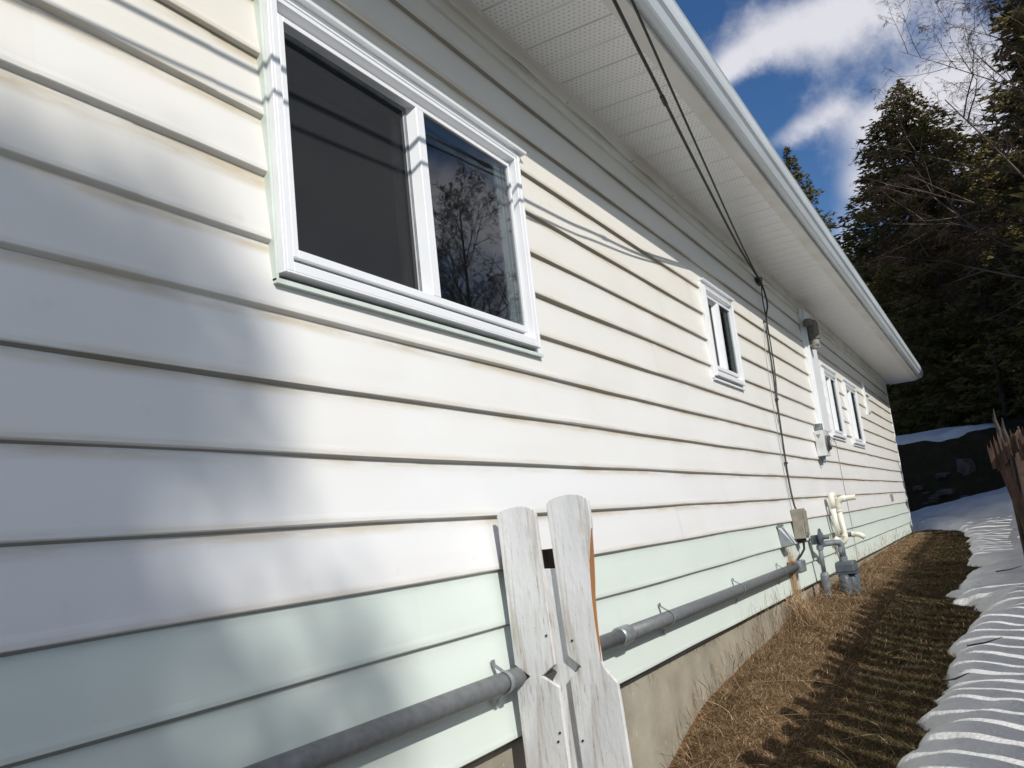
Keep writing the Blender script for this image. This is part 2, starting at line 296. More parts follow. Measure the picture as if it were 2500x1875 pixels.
def H(x, y):
    x = np.asarray(x, float); y = np.asarray(y, float)
    b = np.interp(x, BX, BZ); wl = np.interp(x, WX, WZ)
    z = b + (wl - b) * np.exp(-(np.minimum(y, 0) / .5) ** 2) * (y < 3) * 1.0
    z = z + .035 * (vnoise(x, y, .5, 1) - .5) + .02 * (vnoise(x, y, .17, 2) - .5)
    z = z + .16 * np.clip(-y - 1.75, 0, 2.2) * (x < 60)
    foot = np.clip((-y + .3) * .16, 0, .40) * sst(x, 16, 22) * (1 - sst(x, 22.4, 24.5))
    z = z + foot
    yy = y * .3
    bank = sst(x - yy * .1, 22.5, 24.9) * 1.95
    z = z + np.where(x > 22, bank * (1 + .0 * y), 0) + sst(x, 25.2, 28) * .32
    z = z + np.clip(x - 32, 0, 300) * .085 + sst(x, 22.2, 24) * ((vnoise(x, y, 1.1, 5) - .5) * .34 + (vnoise(x, y, .35, 15) - .5) * .16) * (1 - sst(x, 24.6, 25.6))
    z = z + sst(np.abs(y + 2), 30, 200) * 6 * sst(x, -300, 0)
    return z
def axisgrid(fine0, fine1, st, lo, hi, g=1.16):
    a = list(np.arange(fine0, fine1 + 1e-6, st)); d = st; x = fine1
    while x < hi: d *= g; x += d; a.append(x)
    d = st; x = fine0; pre = []
    while x > lo: d *= g; x -= d; pre.append(x)
    return np.array(pre[::-1] + a)
gx = axisgrid(2.5, 27, .10, -900, 1500); gy = axisgrid(-3.2, 2.6, .08, -1200, 1200)
X, Y = np.meshgrid(gx, gy, indexing='ij'); Z = H(X, Y)
ny = len(gy); idx = np.arange(X.size).reshape(X.shape)
Q = np.stack([idx[:-1, :-1], idx[1:, :-1], idx[1:, 1:], idx[:-1, 1:]], -1).reshape(-1, 4)
g = fastmesh('ground', np.stack([X, Y, Z], -1).reshape(-1, 3), Q, GROUND, smooth=True, nv=4); tag(g, kind='structure')

# snow sheet: thickness grows inwards from the melted edge
SE = [(-60, -1.0), (3.0, -1.0), (4.62, -1.07), (4.81, -1.10), (5.08, -1.11), (5.44, -1.15), (5.84, -1.17), (6.11, -1.15), (6.51, -1.20), (6.83, -1.17), (7.49, -1.23), (7.8, -1.40), (8.62, -1.32), (8.85, -1.11), (9.46, -1.11), (10.29, -1.18), (10.58, -1.18), (11.33, -1.19), (11.83, -1.41), (12.0, -1.30), (12.26, -1.13), (13.07, -1.20), (15.12, -1.10), (17.2, -1.05), (18.3, -.90), (19.0, -.55), (19.5, -.30), (19.7, .25), (19.9, 3.0), (20.1, 9)]
sx = axisgrid(3.5, 22.7, .055, -60, 22.71); sx = sx[sx < 22.76]; sy = axisgrid(-2.4, 6, .05, -45, 6.01); sy = sy[sy < 6.06]
X, Y = np.meshgrid(sx, sy, indexing='ij')
ex = np.array([p[0] for p in SE]); ey = np.array([p[1] for p in SE])
d = np.full(X.shape, 1e9)
for i in range(len(SE) - 1):
    a = np.array(SE[i]); b = np.array(SE[i + 1]); ab = b - a; t = np.clip(((X - a[0]) * ab[0] + (Y - a[1]) * ab[1]) / (ab @ ab), 0, 1)
    d = np.minimum(d, np.hypot(X - a[0] - t * ab[0], Y - a[1] - t * ab[1]))
inside = np.zeros(X.shape, bool)
PL = SE + [(40, 9), (40, -50), (-60, -50)]
j = len(PL) - 1
for i in range(len(PL)):
    xi, yi = PL[i]; xj, yj = PL[j]
    c = ((yi > Y) != (yj > Y)) & (X < (xj - xi) * (Y - yi) / (yj - yi + 1e-12) + xi); inside ^= c; j = i
sd = np.where(inside, d, -d) + (vnoise(X, Y, .22, 7) - .5) * .13 + (vnoise(X, Y, .09, 8) - .5) * .05
sd = np.minimum(sd, np.where(X < 17, Y + 4.5 + 1.2 * (vnoise(X, Y, 2.5, 14) - .5), 9) + 14 * sst(Y, -30, -33))
th = np.where(sd > 0, .115 * (1 - np.exp(-np.maximum(sd, 0) / .09)) + .04 * np.clip(sd, 0, 1.5), np.maximum(sd, -.3) * .8)
bumps = (vnoise(X, Y, .75, 3) - .5) * .10 + (vnoise(X, Y, .3, 4) - .5) * .035 + (vnoise(X, Y, 1.9, 12) - .5) * .12
Zs = H(X, Y) + th + bumps * np.clip(sd * 3, 0, 1)
idx = np.arange(X.size).reshape(X.shape); Q = np.stack([idx[:-1, :-1], idx[1:, :-1], idx[1:, 1:], idx[:-1, 1:]], -1).reshape(-1, 4)
keep = (np.maximum.reduce([sd[:-1, :-1], sd[1:, :-1], sd[1:, 1:], sd[:-1, 1:]]) > -.12).reshape(-1); Q = Q[keep]
sn = fastmesh('snow', np.stack([X, Y, Zs], -1).reshape(-1, 3), Q, SNOW, smooth=True, nv=4); tag(sn, kind='structure')
# snow lying on the ledge above the bank
lx = np.arange(23.8, 27.6, .07); ly = np.arange(-3, 9, .12); X, Y = np.meshgrid(lx, ly, indexing='ij')
edge = np.minimum(X - 24.70 - .5 * (vnoise(Y, X * 0, .9, 4) - .5) - .15 * (vnoise(Y, X, .25, 9) - .5), 27.3 - X); edge = np.minimum(edge, (Y + 1.95) * .6)
tl = np.where(edge > 0, .14 * (1 - np.exp(-np.maximum(edge, 0) / .12)), edge * .9) + (vnoise(X, Y, .5, 6) - .5) * .06
idx = np.arange(X.size).reshape(X.shape); Q = np.stack([idx[:-1, :-1], idx[1:, :-1], idx[1:, 1:], idx[:-1, 1:]], -1).reshape(-1, 4); keep = (edge[:-1, :-1] > -.2).reshape(-1)
ls = fastmesh('snow_ledge', np.stack([X, Y, H(X, Y) + tl], -1).reshape(-1, 3), Q[keep], SNOW, smooth=True, nv=4); tag(ls, kind='structure')

# ---------------------------------------------------------------- the house
house = empty('house', (9, 3, -.9), 'long single-storey house clad in cream-white and pale green horizontal siding', 'house')
LAP = [-.70, -.505, -.305, -.105, .098, .300, .500, .700, .895, 1.093, 1.290, 1.490, 1.690, 1.885, 2.080, 2.225]
XW0, XW1 = -3.0, 19.06
def lapz(i, x):
    z = LAP[i]
    if 8 <= i <= 10 or i == 7 or i == 11:
        z += {7: .010, 8: .017, 9: .023, 10: .010, 11: .006}[i] * float(1 - sst(x, 1.6, 3.3))
        z -= {7: 0, 8: .004, 9: .006, 10: .003, 11: .003}[i] * float(np.exp(-((x - 3.4) / .8) ** 2))
    return z + .0022 * math.sin(x * 1.7 + i * 1.3) + .0016 * math.sin(x * 4.1 + i * 2.9)
WIN = [(1.762, 3.375, .805, 1.765), (6.17, 7.01, 1.01, 1.755), (11.10, 12.12, .82, 1.72), (12.80, 13.95, .80, 1.72)]
NOSE = .0205
def board(i, x0, x1, step):
    zb0 = LAP[i]; cuts = sorted({x0, x1, *[c for (a, b, _, _) in WIN for c in (a, b) if x0 < c < x1], *[c for c in np.arange(math.ceil(x0 / .3) * .3, x1, .3)]})
    cuts = [c for k, c in enumerate(cuts) if k == 0 or c - cuts[k - 1] > .004]
    mb = MB()
    for a, b in zip(cuts[:-1], cuts[1:]):
        m_ = (a + b) / 2; lo, hi = 0.0, 1.0
        for (wa, wb, wz0, wz1) in WIN:
            if wa < m_ < wb:
                zb, zt = lapz(i, m_), lapz(i + 1, m_)
                if zb >= wz0 - .004 and zt <= wz1 + .004: lo, hi = 1, 0
                elif zb < wz0 < zt: hi = (wz0 - zb) / (zt - zb)
                elif zb < wz1 < zt: lo = (wz1 - zb) / (zt - zb)
        if lo >= hi: continue
        V = []; ks = 0
        for x in (a, b):
            zb, zt = lapz(i, x) + step * .0009, lapz(i + 1, x) + .010
            wv = .0011 * math.sin(x * 2.3 + i * 2.1) + .0009 * math.sin(x * 5.7 + i)
            pr = []
            if lo == 0: pr += [(-.0035, -.0065), (-NOSE + .0022, .0020), (-NOSE, .0048), (-NOSE, .016)]
            for q in ((.15 if lo == 0 else lo + .01), .4, .7, hi):
                if q < lo or q > hi + 1e-6: continue
                pr.append((-NOSE + (NOSE - .0035) * q + wv * math.sin(q * 3.14159) - .0006 * math.sin(q * 6.28), (zt - zb) * q))
            ks = len(pr); V += [(x, p[0] - step * .0010, zb + p[1]) for p in pr]
        f = [(k, k + ks, k + 1 + ks, k + 1) for k in range(ks - 1)]
        mb.add(V, f)
    return mb
J0 = {3: 1.30, 2: 2.28, 1: 3.9, 4: 2.35, 5: 3.72, 6: 3.93, 7: 4.02, 8: 1.28, 9: 1.05, 10: 5.2, 11: 5.9, 12: 4.05, 13: .9, 14: 5.1, 0: 3.1}
for i in range(15):
    js = [XW0]; x = J0.get(i, 2.0)
    while x - 3.66 > XW0 + .5: x -= 3.66
    while x < XW1 - .5: js.append(x); x += 3.66
    js.append(XW1 - .02)
    segs = []
    for a, b in zip(js[:-1], js[1:]):
        parts = [(a, b + (.0 if b > XW1 - .1 else .025))]
        for (wa, wb, z0, z1) in WIN + [(10.20, 10.73, .84, 3.0)]:
            if LAP[i] >= z0 - .02 and LAP[i + 1] <= z1 + .02:
                np_ = []
                for (p, q) in parts:
                    if q <= wa or p >= wb: np_.append((p, q))
                    else:
                        if p < wa - .01: np_.append((p, wa))
                        if q > wb + .01: np_.append((wb, q))
                parts = np_
        segs.append(parts)
    for k, parts in enumerate(segs):
        for (p, q) in parts:
            if q - p < .05: continue
            b = board(i, p, q, k % 2)
            if not b.v: continue
            me = b
            # weld duplicated slice vertices so the board shades as one sheet
            key = {}; rm = []; nv = []
            for vtx in me.v:
                kk = (round(vtx[0], 4), round(vtx[1], 5), round(vtx[2], 5))
                if kk not in key: key[kk] = len(nv); nv.append(vtx)
                rm.append(key[kk])
            me.v = nv; me.f = [tuple(rm[t] for t in f) for f in me.f]; me.f = [f for f in me.f if len(set(f)) == 4]
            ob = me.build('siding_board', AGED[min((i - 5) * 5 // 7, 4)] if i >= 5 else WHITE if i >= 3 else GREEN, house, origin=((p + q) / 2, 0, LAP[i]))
# sheathing with openings, other walls, floor, ceiling, foundation
sh = MB(); xs = XW0
for (a, b, z0, z1) in WIN:
    sh.box((xs, .004, -.69), (a, .14, 2.36)); sh.box((a, .004, -.69), (b, .14, z0)); sh.box((a, .004, z1), (b, .14, 2.36)); xs = b
sh.box((xs, .004, -.69), (XW1 - .03, .14, 2.36)); sh.build('wall', DARK, house)
o = MB(); o.box((XW0, 7, -.69), (XW1, 7.12, 2.36)).box((XW0, .16, -.69), (XW0 + .12, 7, 2.36)).box((XW1 - .12, .01, -.69), (XW1, 7, 2.36)); o.build('wall', WHITE, house)
MB().box((XW0 + .13, .15, -.69), (XW1 - .13, 6.99, -.6)).box((XW0 + .13, .15, 2.2), (XW1 - .13, 6.99, 2.3)).build('floor_and_ceiling', ROOMWALL, house)
MB().box((4.2, .16, -.59), (4.3, 6.98, 2.19)).box((9.2, .16, -.59), (9.3, 6.98, 2.19)).box((12.4, .16, -.59), (12.5, 6.98, 2.19)).build('partition', ROOMWALL, house)
MB().box((XW0, .028, -1.9), (XW1 - .02, 7.05, -.705)).build('foundation', CONC, house, origin=(6, .03, -.9))
MB().box((XW0, -.004, -.712), (XW1 - .02, .03, -.700)).build('starter_strip', DARK, house)
MB().box((XW1 - .03, -.021, -.70), (XW1 + .012, .06, 2.37)).build('corner_post', TRIM, house, bevel=.003)
# frieze boards under the soffit
MB().ext([(.002, 2.215), (-.020, 2.222), (-.022, 2.230), (-.012, 2.300), (-.004, 2.302)], XW0, XW1).build('frieze_board', TRIMD, house)
MB().ext([(.0, 2.285), (-.030, 2.287), (-.034, 2.293), (-.034, 2.352), (-.046, 2.3705), (.0, 2.3705)], XW0, XW1).build('frieze_moulding', TRIMD, house)
# soffit panels: two V grooves each
px0 = 3.537 - .4064 * 16
while px0 < 19.5:
    a, b = px0, px0 + .4064; z = 2.371
    pr = [(a, z), (a + .001, z + .0115), (a + .010, z + .0115), (a + .0135, z), (a + .1935, z), (a + .199, z + .008), (a + .2074, z + .008), (a + .2129, z), (b - .0015, z)]
    pr2 = pr + [(b - .0015, z + .014), (a, z + .014)]
    MB().ext(pr2, -.545, -.036, axis=1).build('soffit_panel', SOFFIT, house, origin=(a, 0, z)); px0 = b
MB().ext([(-.520, 2.3655), (-.522, 2.362), (-.600, 2.360), (-.600, 2.372), (-.545, 2.374), (-.52, 2.372)], XW0 - .4, 19.55).build('soffit_trim', TRIMD, house)
MB().ext([(-.602, 2.352), (-.618, 2.352), (-.618, 2.52), (-.602, 2.52)], XW0 - .4, 19.56).build('fascia', TRIMD, house)
gp = [(-.620, 2.545), (-.620, 2.386), (-.672, 2.380), (-.682, 2.392), (-.700, 2.435), (-.716, 2.452), (-.722, 2.476), (-.722, 2.535), (-.728, 2.546), (-.716, 2.553), (-.709, 2.545), (-.712, 2.480), (-.700, 2.455), (-.690, 2.44), (-.672, 2.40), (-.630, 2.396), (-.628, 2.545)]
MB().ext(gp, XW0 - .4, 19.62).build('gutter', GUTTER, house)
MB().ext([(-.625, 2.545), (-.625, 2.39), (-.668, 2.384), (-.70, 2.44), (-.718, 2.475), (-.718, 2.543)], 19.62, 19.632).build('gutter_end_cap', GUTTER, house)
MB().ext([(-.598, 2.40), (-.598, 2.44), (.0, 2.40), (.0, 2.374)], 19.57, 19.59).box((XW1 + .012, -.6, 2.372), (19.57, 7.6, 2.39)).build('rake_soffit', TRIMD, house)
MB().add([(XW0 - .5, -.66, 2.555), (19.66, -.66, 2.555), (19.66, 3.5, 3.60), (XW0 - .5, 3.5, 3.60), (XW0 - .5, 7.7, 2.55), (19.66, 7.7, 2.55), (XW0 - .5, -.61, 2.53), (19.66, -.61, 2.53), (19.66, 3.5, 3.57), (XW0 - .5, 3.5, 3.57), (XW0 - .5, 7.65, 2.52), (19.66, 7.65, 2.52)],
   [(0, 1, 2, 3), (3, 2, 5, 4), (6, 9, 8, 7), (9, 10, 11, 8), (0, 6, 7, 1), (4, 5, 11, 10), (1, 7, 8, 2), (2, 8, 11, 5), (0, 3, 9, 6), (3, 4, 10, 9)]).build('roof', SHING, house)
MB().add([(19.05, -.0, 2.38), (19.05, 7, 2.38), (19.05, 3.5, 3.5), (XW0, 0, 2.38), (XW0, 7, 2.38), (XW0, 3.5, 3.5)], [(0, 1, 2), (3, 5, 4)]).build('gable', WHITE, house)

for (hx, hz) in ((4.02, 2.292), (4.98, 2.290), (5.75, 2.291), (7.05, 2.290)):   # nail heads working loose along the frieze
    MB().tube([(hx, -.012, hz), (hx, -.030, hz), (hx + .02, -.032, hz + .012)], .0045, 6).build('nail', BLACK, house)
for (gx0, gx1) in ((3.3, 3.75), (4.1, 4.8), (5.1, 5.5), (6.1, 6.9), (7.2, 8.1)):   # sprung gap between frieze board and moulding
    gm_ = (gx0 + gx1) / 2; MB().add([(gx0, -.0255, 2.2845), (gm_, -.0330, 2.2800), (gx1, -.0255, 2.2845), (gm_, -.0330, 2.2865)], [(0, 1, 2, 3)]).build('gap', DARK, house)
def ring(mb, x0, x1, z0, z1, wd, y0, y1, c=.002):
    mb.cbox((x0, y0, z0), (x0 + wd, y1, z1), c); mb.cbox((x1 - wd, y0, z0), (x1, y1, z1), c)
    mb.cbox((x0 + wd - .0005, y0 + .0003, z0), (x1 - wd + .0005, y1, z0 + wd), c); mb.cbox((x0 + wd - .0005, y0 + .0003, z1 - wd), (x1 - wd + .0005, y1, z1), c)
def ring4(mb, x0, x1, z0, z1, wl, wr, wb, wt, y0, y1, c=.002):
    mb.cbox((x0, y0, z0), (x0 + wl, y1, z1), c); mb.cbox((x1 - wr, y0, z0), (x1, y1, z1), c)
    mb.cbox((x0 + wl - .0005, y0 + .0003, z0), (x1 - wr + .0005, y1, z0 + wb), c); mb.cbox((x0 + wl - .0005, y0 + .0003, z1 - wt), (x1 - wr + .0005, y1, z1), c)
def window(k, mb_):
    a, b, z0, z1 = WIN[k]; wv = empty('window', ((a + b) / 2, -.02, z0), parent=house)
    m = MB(); m.box((a - .022, -.030, z0 - .012), (a - .011, 0, z1 - .035)); m.box((a - .022, -.034, z0 - .020), (b - .002, 0, z0 - .006)); m.build('channel', JCH if k == 0 else TRIM, wv)
    m = MB(); m.cbox((b - .054, -.026, z0 - .004), (b + .004, 0, z1 - .030), .003); m.build('side_flange', TRIM, wv)
    m = MB(); ring4(m, a - .010, b - .055, z0 + .011, z1 - .042, .014, .012, .008, .012, -.053, 0); m.build('outer_frame', TRIM, wv)
    m = MB(); ring4(m, a + .004, b - .067, z0 + .019, z1 - .054, .028, .030, .030, .018, -.0515, -.0)
    m.ext([(-.0465, z0 + .049), (-.020, z0 + .066), (.0, z0 + .066), (.0, z0 + .049)], a + .032, b - .097); m.build('frame', TRIM, wv)
    m = MB(); m.ext([(-.0, z1 - .004), (-.052, z1 - .002), (-.054, z1 + .010), (-.049, z1 + .011), (-.046, z1 + .004), (0, z1 + .004)], a - .012, b + .030)
    m.box((a - .01, -.030, z1 - .0415), (b, 0, z1 - .005)); m.build('head_flashing', TRIM, wv)
    m = MB(); ring4(m, a + .0325, b - .0975, z0 + .050, z1 - .0725, .02, .04, .03, .04, -.012, -.006, .001); m.build('slot_liner', TRIM, wv)
    ga, gb, g0, g1 = a + .067, b - .150, z0 + .097, z1 - .121
    m = MB(); ring4(m, a + .044, b - .137, z0 + .071, z1 - .103, .023, .013, .026, .018, -.040, .02, .0015); m.build('sash_frame', TRIM, wv)
    m = MB(); m.cbox((mb_ - .049, -.0405, g0 - .001), (mb_, .034, g1 + .001), .002); m.add([(mb_ - .049, -.038, g0), (mb_ - .066, .0, g0), (mb_ - .066, .0, g1), (mb_ - .049, -.038, g1), (mb_ - .049, .034, g0), (mb_ - .049, .034, g1)], [(0, 3, 2, 1), (1, 2, 5, 4)])
    m.box((mb_ - .078, .0, g0), (mb_ - .066, .016, g1)); m.build('mullion', TRIM, wv)
    m = MB(); ring4(m, ga - .001, mb_ - .064, g0 - .001, g1 + .001, .012, .012, .012, .016, -.004, .016, .001); m.build('screen_frame', GREYP if k == 0 else TRIM, wv)
    m = MB(); m.add([(ga + .009, .004, g0 + .009), (mb_ - .072, .004, g0 + .009), (mb_ - .072, .004, g1 - .012), (ga + .009, .004, g1 - .012)], [(0, 1, 2, 3)]); m.build('insect_screen', SCREEN, wv)
    m = MB(); m.box((ga - .01, .021, g0 - .01), (mb_ - .045, .026, g1 + .01)); m.build('pane', GLASS, wv)
    m = MB(); m.box((mb_ - .01, -.030, g0 - .01), (gb + .006, -.025, g1 + .01)); m.build('pane', GLASS, wv)
    m = MB(); m.box((gb - .090, -.018, g0 - .0), (gb - .040, -.010, g1)); m.box((gb - .026, -.019, g0), (gb - .016, -.006, g1)); m.box((mb_, .036, g1 - .03), (gb, .058, g1)); m.box((mb_ - .075, .05, g0), (mb_ - .050, .075, g1)); m.build('inner_sash', TRIM, wv)
    m = MB(); ring4(m, a - .006, b + .006, z0 + .004, z1 - .004, .03, .03, .05, .05, .078, .15, .002); m.build('jamb_lining', TRIM, wv)
    return wv
window(0, 2.571); window(1, 6.545); window(2, 11.60); window(3, 13.32)

# white boxed chase that hides the service mast, and the power meter below
ch = empty('mast_chase', (10.37, -.04, .84), parent=house)
MB().box((10.27, -.066, .845), (10.74, .0, 2.284)).build('cover_board', TRIM, ch, bevel=.003)
MB().box((10.19, -.040, .845), (10.268, .0, 2.284)).build('edge_strip', TRIM, ch, bevel=.002)
sh_ = empty('service_head', (10.32, -.10, 1.84), 'dark weatherhead capping the service mast on the white chase', 'weatherhead')
MB().tube([(10.34, -.125, 1.80), (10.34, -.125, 1.91)], .052, 14).build('mast', TAN, sh_, bevel=.004)
MB().tube([(10.34, -.125, 1.912), (10.34, -.125, 2.10), (10.34, -.120, 2.13)], [.064, .064, .05], 14).build('hood', WHEAD, sh_, smooth=False)
MB().tube([(10.34, -.12, 2.09), (10.25, -.11, 2.11), (10.14, -.10, 2.09), (10.10, -.10, 2.05)], [.046, .044, .040, .034], 12).build('wire_outlet', WHEAD, sh_, smooth=True)
MB().box((10.29, -.175, 1.82), (10.39, -.0665, 1.85)).build('clamp', GREYP, sh_, bevel=.003)
em = empty('electric_meter', (9.99, -.05, .50), 'grey white electricity meter box with round glass on the siding', 'electric meter')
MB().box((9.86, -.115, .535), (10.12, -.018, .815)).build('enclosure', MBOX, em, bevel=.006)
MB().tube([(9.99, -.06, .817), (9.99, -.06, .90)], .042, 14).build('hub', GREYP, em, bevel=.004)
MB().tube([(9.99, -.1155, .675), (9.99, -.135, .675)], .088, 24).build('collar', GALV, em)
MB().tube([(9.99, -.1352, .675), (9.99, -.150, .675), (9.99, -.156, .675)], [.078, .078, .070], 24).build('glass_cover', DARK, em, smooth=False)
MB().tube([(9.99, -.1565, .675), (9.99, -.159, .675)], .035, 16).build('dial', MBOX, em)
MB().add([(9.8585, -.035, .775), (9.8585, -.085, .775), (9.8585, -.060, .725)], [(0, 1, 2)]).build('emblem', EMB, em)
MB().tube([(9.95, -.06, .534), (9.95, -.06, .46)], [.026, .02], 12).build('lower_hub', GREYP, em)
gw = MB().tube([(10.44, -.05, .84), (10.9, -.03, .80), (11.20, -.030, .75), (11.28, -.024, .14), (11.35, -.024, -.24), (11.33, -.024, -.69)], .0045, 6).build('ground_wire', GREYW, origin=(11.2, -.03, -.6)); tag(gw, 'thin grey grounding wire running down the siding from the power meter', 'wire')

# small vent cover and hooks near the far end
v = empty('small_bracket_vent', (15.2, -.02, 1.4), 'pale narrow vent cover on the siding beyond the last window', 'vent')
MB().cbox((15.05, -.045, 1.42), (15.40, -.012, 1.74), .01).build('cover', WHITE, v)
MB().box((14.98, -.05, 1.38), (15.01, -.012, 1.92)).build('side_strip', TRIM, v)
MB().ext([(-.012, 1.745), (-.07, 1.72), (-.07, 1.705), (-.012, 1.72)], 15.03, 15.44).build('hood', TRIM, v)
lv = empty('small_louvre', (16.3, -.02, -.02), 'tiny grey louvre low on the white siding near the far corner', 'vent')
MB().box((16.17, -.032, -.045), (16.43, -.012, .075)).build('frame', GREYW, lv)
for q in range(3): MB().ext([(-.033, -.03 + q * .035), (-.041, -.037 + q * .035), (-.033, -.018 + q * .035)], 16.19, 16.41).build('slat', TAN, lv)

# ---------------------------------------------------------------- galvanised conduit along the wall
cy, cz, crd = -.058, -.485, .035
pipe = empty('steel_conduit', (4.5, cy, cz), 'long galvanised steel conduit strapped horizontally to the pale green siding', 'conduit')
MB().tube([(x, cy, cz + (.002 * math.sin(x))) for x in (-2.5, 0, 1.5, 3.0, 3.82)], crd, 20, cap=True).build('pipe', GALV, pipe, smooth=True)
MB().tube([(3.75, cy, cz), (3.755, cy, cz), (3.86, cy, cz), (3.865, cy, cz)], [crd + .002, crd + .008, crd + .008, crd + .002], 22).build('coupling', GALVL, pipe)
MB().tube([(x, cy, cz + (.002 * math.sin(x))) for x in (3.78, 5, 6.5, 7.68)], crd + .0005, 20).build('pipe', GALV, pipe, smooth=True)
for x in (-.5, 1.1, 2.70, 4.42, 5.85, 7.15):
    s_ = MB(); n_ = 14
    pts = [(x, -.022, cz + .078), (x, -.025, cz + .060), (x, -.045, cz + .047)] + [(x, cy - (crd + .003) * math.sin(math.pi * t / n_ - .0), cz + (crd + .003) * math.cos(math.pi * t / n_)) for t in range(0, n_ + 1)] + [(x, -.026, cz - .058), (x, -.021, cz - .082)]
    V = []
    for p in pts: V += [(p[0] - .011, p[1], p[2]), (p[0] + .011, p[1], p[2])]
    s_.add(V, [(2 * i, 2 * i + 1, 2 * i + 3, 2 * i + 2) for i in range(len(pts) - 1)])
    st = s_.build('strap', GALVL, pipe); sm = st.modifiers.new('s', 'SOLIDIFY'); sm.thickness = .0025
e_ = empty('end_fitting', (7.72, cy, cz), parent=pipe)
MB().box((7.66, cy - .052, cz - .052), (7.86, cy + .034, cz + .050)).build('body', GALVL, e_, bevel=.014)
MB().tube([(7.635, cy, cz), (7.665, cy, cz)], crd + .010, 18).build('lock_ring', GALVL, e_)
MB().box((7.53, cy - .02, cz + .042), (7.59, cy + .034, cz + .054)).build('clamp', RUST, e_)

# ---------------------------------------------------------------- phone box, vent hood
tb = empty('telecom_box', (8.08, -.07, -.28), 'weathered beige utility box where the black cables end', 'utility box')
MB().box((8.0, -.118, -.265), (8.155, -.02, .0)).build('body', TAN, tb, bevel=.006)
MB().box((8.012, -.130, -.245), (8.143, -.1185, -.020)).build('lid', TAN, tb, bevel=.005)
MB().box((8.03, -.10, -.30), (8.10, -.03, -.266)).build('gland', BRN, tb, bevel=.004)
MB().box((8.03, -.1315, -.235), (8.06, -.1305, -.215)).build('label_plate', BRN, tb)
c1 = MB().tube([(8.10, -.07, -.30), (8.10, -.066, -.36), (7.95, -.062, -.40), (7.76, cy, cz + .050)], .010, 8).build('stub_cable', BLACK, origin=(8.0, -.07, -.38)); tag(c1, 'short black cable from the beige box down into the conduit', 'cable')
vh = empty('sheet_metal_vent', (7.50, -.05, -.28), 'bare sheet metal vent hood with straw poking out below', 'vent hood')
MB().add([(7.42, -.018, -.135), (7.55, -.018, -.135), (7.60, -.018, -.30), (7.42, -.018, -.30), (7.43, -.045, -.145), (7.54, -.045, -.145), (7.60, -.125, -.285), (7.43, -.125, -.285)],
    [(0, 1, 5, 4), (4, 5, 6, 7), (0, 4, 7, 3), (1, 2, 6, 5), (0, 3, 2, 1)]).build('hood', GALVL, vh)
MB().box((7.40, -.024, -.115), (7.62, -.0175, -.135)).build('flange', GALVL, vh)
MB().tube([(7.51, -.052, -.147), (7.52, -.126, -.286)], .003, 6).build('seam', TRIM, vh)

# ---------------------------------------------------------------- service cables
def poly(pts, n=6):
    out = []; P = [Vector(p) for p in pts]
    for i in range(len(P) - 1):
        p0, p1, p2, p3 = P[max(i - 1, 0)], P[i], P[i + 1], P[min(i + 2, len(P) - 1)]
        for t in [k / n for k in range(n)]:
            out.append(.5 * ((2 * p1) + (-p0 + p2) * t + (2 * p0 - 5 * p1 + 4 * p2 - p3) * t * t + (-p0 + 3 * p1 - 3 * p2 + p3) * t ** 3))
    out.append(P[-1]); return out
w1 = MB().tube(poly([(8.25, -.042, 2.19), (6.79, -.204, 2.149), (4.87, -.461, 2.090), (3.825, -.5906, 2.114), (3.105, -.678, 2.136), (0, -1.05, 2.30), (-7, -1.95, 2.75), (-24, -4.1, 5.2)]), .0085, 8).build('overhead_cable', BLACK, origin=(8.25, -.042, 2.19)); tag(w1, 'thicker black overhead cable with a taped joint, crossing below the soffit', 'cable', 'overhead cables')
w2 = MB().tube(poly([(8.25, -.047, 2.197), (7.8, -.10, 2.175), (6.57, -.263, 2.147), (4.632, -.539, 2.105), (3.757, -.658, 2.116), (3.143, -.740, 2.132), (0, -1.14, 2.27), (-7, -2.1, 2.9), (-24, -4.5, 5.5)]), .0065, 8).build('overhead_cable', BLACK, origin=(8.25, -.047, 2.197)); tag(w2, 'thinner outer black overhead cable nearer the gutter', 'cable', 'overhead cables')
tp = MB().tube([(4.05, -.562, 2.105), (3.96, -.574, 2.108)], .0125, 8).build('tape', BLACK, w1)
bk = empty('cable_bracket', (8.25, -.03, 2.19), 'small dark eye bracket holding the overhead cables to the wall', 'bracket')
MB().box((8.18, -.034, 2.16), (8.32, -.0345 + .02, 2.22)).build('plate', BLACK, bk)
MB().tube([(8.25, -.036, 2.19), (8.25, -.06, 2.195), (8.24, -.062, 2.215), (8.25, -.04, 2.225)], .007, 8).build('eye', BLACK, bk)
d1 = MB().tube(poly([(8.24, -.05, 2.18), (8.30, -.06, 2.05), (8.33, -.055, 1.95), (8.25, -.045, 1.84), (8.20, -.035, 1.66), (8.19, -.032, 1.3), (8.14, -.030, .8), (8.10, -.03, .3), (8.08, -.045, .05), (8.08, -.06, -.01)]), .0082, 8).build('drop_cable', BLACK, origin=(8.1, -.03, 0)); tag(d1, 'thick black drop cable running down the wall to the beige box', 'cable')
d2 = MB().tube(poly([(8.26, -.05, 2.18), (8.16, -.055, 2.0), (8.20, -.05, 1.84), (8.26, -.04, 1.66), (8.28, -.032, 1.3), (8.16, -.03, .95), (8.13, -.026, .8)]), .006, 8).build('drop_cable', BLACK, origin=(8.2, -.03, 1)); tag(d2, 'thinner black cable looped beside the thick drop cable under the soffit', 'cable')
d3 = MB().tube(poly([(8.15, -.03, 1.75), (8.04, -.024, 1.4), (8.00, -.024, .8), (7.99, -.024, .3), (8.02, -.03, .0)]), .003, 6).build('thin_wire', GREYW, origin=(8, -.03, .5)); tag(d3, 'hair-thin grey wire left of the black drop cable', 'wire')
